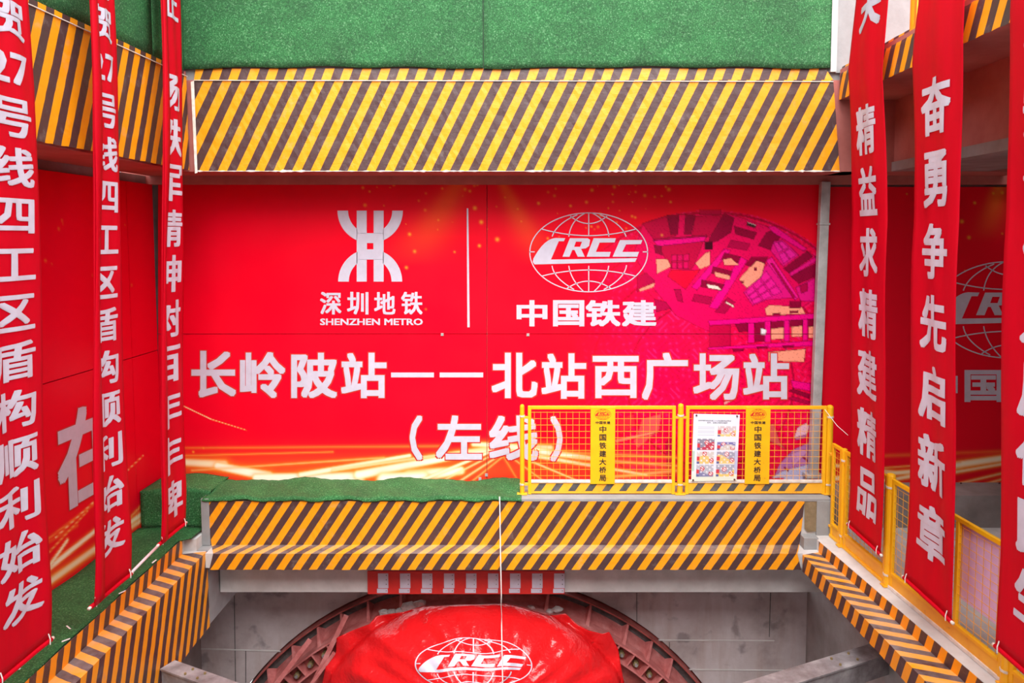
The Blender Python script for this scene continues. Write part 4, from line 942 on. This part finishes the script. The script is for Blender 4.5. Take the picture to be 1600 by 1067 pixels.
for a in [math.radians(v) for v in (38, 46, 51.5, 57.5, 66, 75, 105, 112, 118, 123.5, 130, 137, 146)]:
    m = MB(); p = ringpt(Rf + .01, a, yf + .01) - iv; q_ = ringpt(RO - .01, a, D_W - .14) - iv; w = ringpt(Rf + .02, a, D_W + .05) - iv
    t = V((-math.sin(a), 0, math.cos(a))) * .03
    m.add([p - t, p + t, q_ - t * .5, q_ + t * .5, w - t, w + t], [(0, 2, 3, 1), (0, 4, 2), (1, 3, 5), (0, 1, 5, 4), (2, 4, 5, 3)]); m.build('gusset', M['pink_steel'], ring)
# crossing angle bars on the left of the ring
for k, (xa_, ya_, xb_, yb_, w) in enumerate([(541, 962, 488, 1070, .07), (522, 1020, 478, 1080, .05), (484, 1000, 424, 1078, .07)]):
    m = MB(); m.bar(PYd(xa_, ya_, yf - .07 - .07 * k), PYd(xb_, yb_, yf - .10 - .07 * k), w, .05, up=(0, 1, 0))
    tag(m.build('angle_bar', M['pink_steel'], bevel=.004), ('dusty red steel bar leaning on the ring beside the cloth edge', 'short dusty red steel bar tucked against the lower cloth edge', 'dusty red steel bar on the ring nearest the concrete wall')[k], 'steel bar')
# chunks of concrete on top of the ring
for k, (x, y, s) in enumerate([(640, 949, .10), (655, 944, .08), (627, 954, .07), (612, 956, .06), (871, 952, .06), (858, 955, .05), (600, 957, .06), (829, 950, .05)]):
    bm = bmesh.new(); bmesh.ops.create_icosphere(bm, subdivisions=2, radius=s)
    for v in bm.verts: v.co *= random.uniform(.75, 1.2); v.co.x *= 1.4; v.co.z *= .7
    me = bpy.data.meshes.new('concrete_chunk'); bm.to_mesh(me); bm.free(); me.materials.append(M['rock'])
    o = bpy.data.objects.new('concrete_chunk', me); COL.objects.link(o); o.location = PYd(x, y, yf + .05)
    tag(o, 'pale broken concrete chunk lying on the ring above the ' + ('left' if x < 745 else 'right') + ' shoulder of the red cloth', 'rubble', 'concrete chunks on the ring')

# ------------------------------------------------------------------ red cloth over the machine, with its emblem
TOP = [(480, 1120), (504, 1066), (511, 1032), (525, 1020), (526, 996), (550, 985), (577, 975), (588, 962), (630, 956), (661, 947), (700, 946), (741, 945), (789, 943), (814, 948), (851, 961), (868, 961), (884, 958), (901, 975), (920, 985), (941, 990), (952, 987), (966, 1014), (970, 1040), (975, 1066), (985, 1120)]
tl = [0]
for a, b in zip(TOP, TOP[1:]): tl.append(tl[-1] + math.hypot(b[0] - a[0], b[1] - a[1]))
tl = [t / tl[-1] for t in tl]
CB = (742, 1140)
def cloth(u, v):
    x = float(np.interp(u, tl, [p[0] for p in TOP])); y = float(np.interp(u, tl, [p[1] for p in TOP]))
    px = x + (CB[0] - x) * v; py = y + (CB[1] - y) * v
    dx = (px - 742) / 235; dy = (1140 - py) / 197
    D = yf - .13 - 1.5 * max(0, 1 - math.sqrt(dx * dx * .9 + dy * dy * .95)) ** .6
    a = math.atan2(dy, dx)
    f = (.035 * math.sin(a * 17 + 1.3 * math.sin(v * 5)) + .022 * math.sin(a * 31 + v * 6) + .03 * math.sin(a * 8 + v * 9)) * (1 - v) * min(1, .35 + v * 3) + .02 * math.sin(px * .05 + py * .09) * v + .015 * math.sin(px * .11 - py * .07)
    return PYd(px, py, D - f)
ct = thing('draped_cloth', PYd(742, 1000, yf - .8), 'glossy red cloth with a white globe logo draped over the tunnel machine', 'cloth')
iv = V(ct.location)
o = grid('cloth_sheet', lambda u, v: cloth(u, v * .97) - iv, 220, 80, M['tarp']); o.parent = ct
bpy.context.view_layer.update()
from mathutils.bvhtree import BVHTree
bv = BVHTree.FromPolygons([V(v.co) + iv for v in o.data.vertices], [tuple(p.vertices) for p in o.data.polygons])
solid(o, .006, -1)
def on_c(x, y):
    wx = 740 + x * (91 / 256); wy = 1037 + y * (40 / 172) - abs(x / 256) ** 2 * -1.5 + 1.2 * math.sin(x * .03)
    d = V(ray(wx, wy)).normalized(); h = bv.ray_cast(V((0, 0, ZC)), d)
    p = h[0] if h[0] is not None else PYd(wx, wy, 9.5)
    nn = h[1] if h[0] is not None else V((0, -1, 0))
    if nn.dot(d) > 0: nn = -nn
    return p + nn * .01 - iv
m0 = MB(); globe_emblem(m0, lambda x, y: (x, y, 0), 5.5); m = MB()
bm = bmesh.new(); vs = [bm.verts.new(p) for p in m0.v]
for f in m0.f: bm.faces.new([vs[i] for i in f])
for k in range(-250, 260, 10): bmesh.ops.bisect_plane(bm, geom=bm.verts[:] + bm.edges[:] + bm.faces[:], plane_co=(k, 0, 0), plane_no=(1, 0, 0))
for k in range(-170, 175, 10): bmesh.ops.bisect_plane(bm, geom=bm.verts[:] + bm.edges[:] + bm.faces[:], plane_co=(0, k, 0), plane_no=(0, 1, 0))
bm.verts.index_update(); m.add([on_c(v.co.x, v.co.y) for v in bm.verts], [tuple(v.index for v in f.verts) for f in bm.faces]); bm.free()
m.build('cloth_emblem', M['white_print'], ct)
# tunnel machine body hidden under the cloth
mm = MB(); n = 40
for y, R in ((D_W + 2.3, 3.2), (D_W + .3, 3.2)):
    pass
# ------------------------------------------------------------------ struts, rope
def strut(label, a, b, w, h):
    root = thing('steel_strut', (V(a) + V(b)) / 2, label, 'steel strut'); iv = V(root.location)
    m = MB(); m.bar(V(a) - iv, V(b) - iv, w, h); m.build('strut_body', M['steel'], root, bevel=.01)
    m = MB(); d = (V(b) - V(a)).normalized(); m.bar(V(a) - iv - d * .0 + V((0, 0, h / 2)), V(b) - iv + V((0, 0, h / 2)), w * 1.15, .02); m.build('strut_flange', M['steel'], root)
    for t in (.22, .34):
        for s in (-1, 1):
            p = V(a).lerp(V(b), t) - iv + V((0, 0, h / 2 + .01)) + d.cross(V((0, 0, 1))) * s * w * .3
            m = MB(); m.tube([p, p + V((0, 0, .02))], .015, 6); m.build('bolt', M['brass'], root)
zs = zrb - .62
a = PZd(1378, 1030, zs); b = PZd(1262, 1067, zs); d = (b - a); a = a + d * ((XRI + .60 - a.x) / d.x); strut('grey bolted steel strut under the low beam beside the railing', a, b + d * .9, .22, .26)
a = PXd(262, 1052, lx(XLI, XLI2, 8.4) + .06); b = PZd(322, 1074, a.z); d = (b - a); strut('grey steel strut bearing on the deep striped beam by the turf', a, b + d * 1.6, .17, .20)
m = MB(); m.tube([PYd(780.5, 776, D_B - .03), PYd(781, 790, D_B - .05), PYd(782, 866, D_BL - .05), PYd(783, 930, D_BL - .12), PYd(784, 980, D_BL - .35), PYd(786, 1100, D_BL - 1.0)], .008, 6)
tag(m.build('rope', M['rope'], smooth=True), 'thin white rope hanging down over the striped ledge to the cloth', 'rope')
m = MB(); m.tube([PYd(1289, 640, DF - .05), PYd(1308, 665, DF - .3), PYd(1325, 680, DF - .5)], .004, 5)
tag(m.build('tie_wire', M['rope']), 'thin pale wire from the corner fence post to the railing banner', 'wire')

# scraps of paper on the turf strip
for k, (x, y) in enumerate([(107, 980), (103, 1000), (191, 925), (241, 877), (26, 1046)]):
    p = PZd(x, y, Z_L + .04); m = MB(); a = random.uniform(0, 3); u = V((math.cos(a), math.sin(a), .2)) * .035; w = V((-math.sin(a), math.cos(a), .3)) * .008
    m.quad(-u - w, u - w, u + w, -u + w); o = solid(m.build('paper_scrap', M['rope']), .002); o.location = p
    tag(o, 'small white paper scrap lying on the turf strip by the hanging banners', 'scrap', 'paper scraps on the turf')
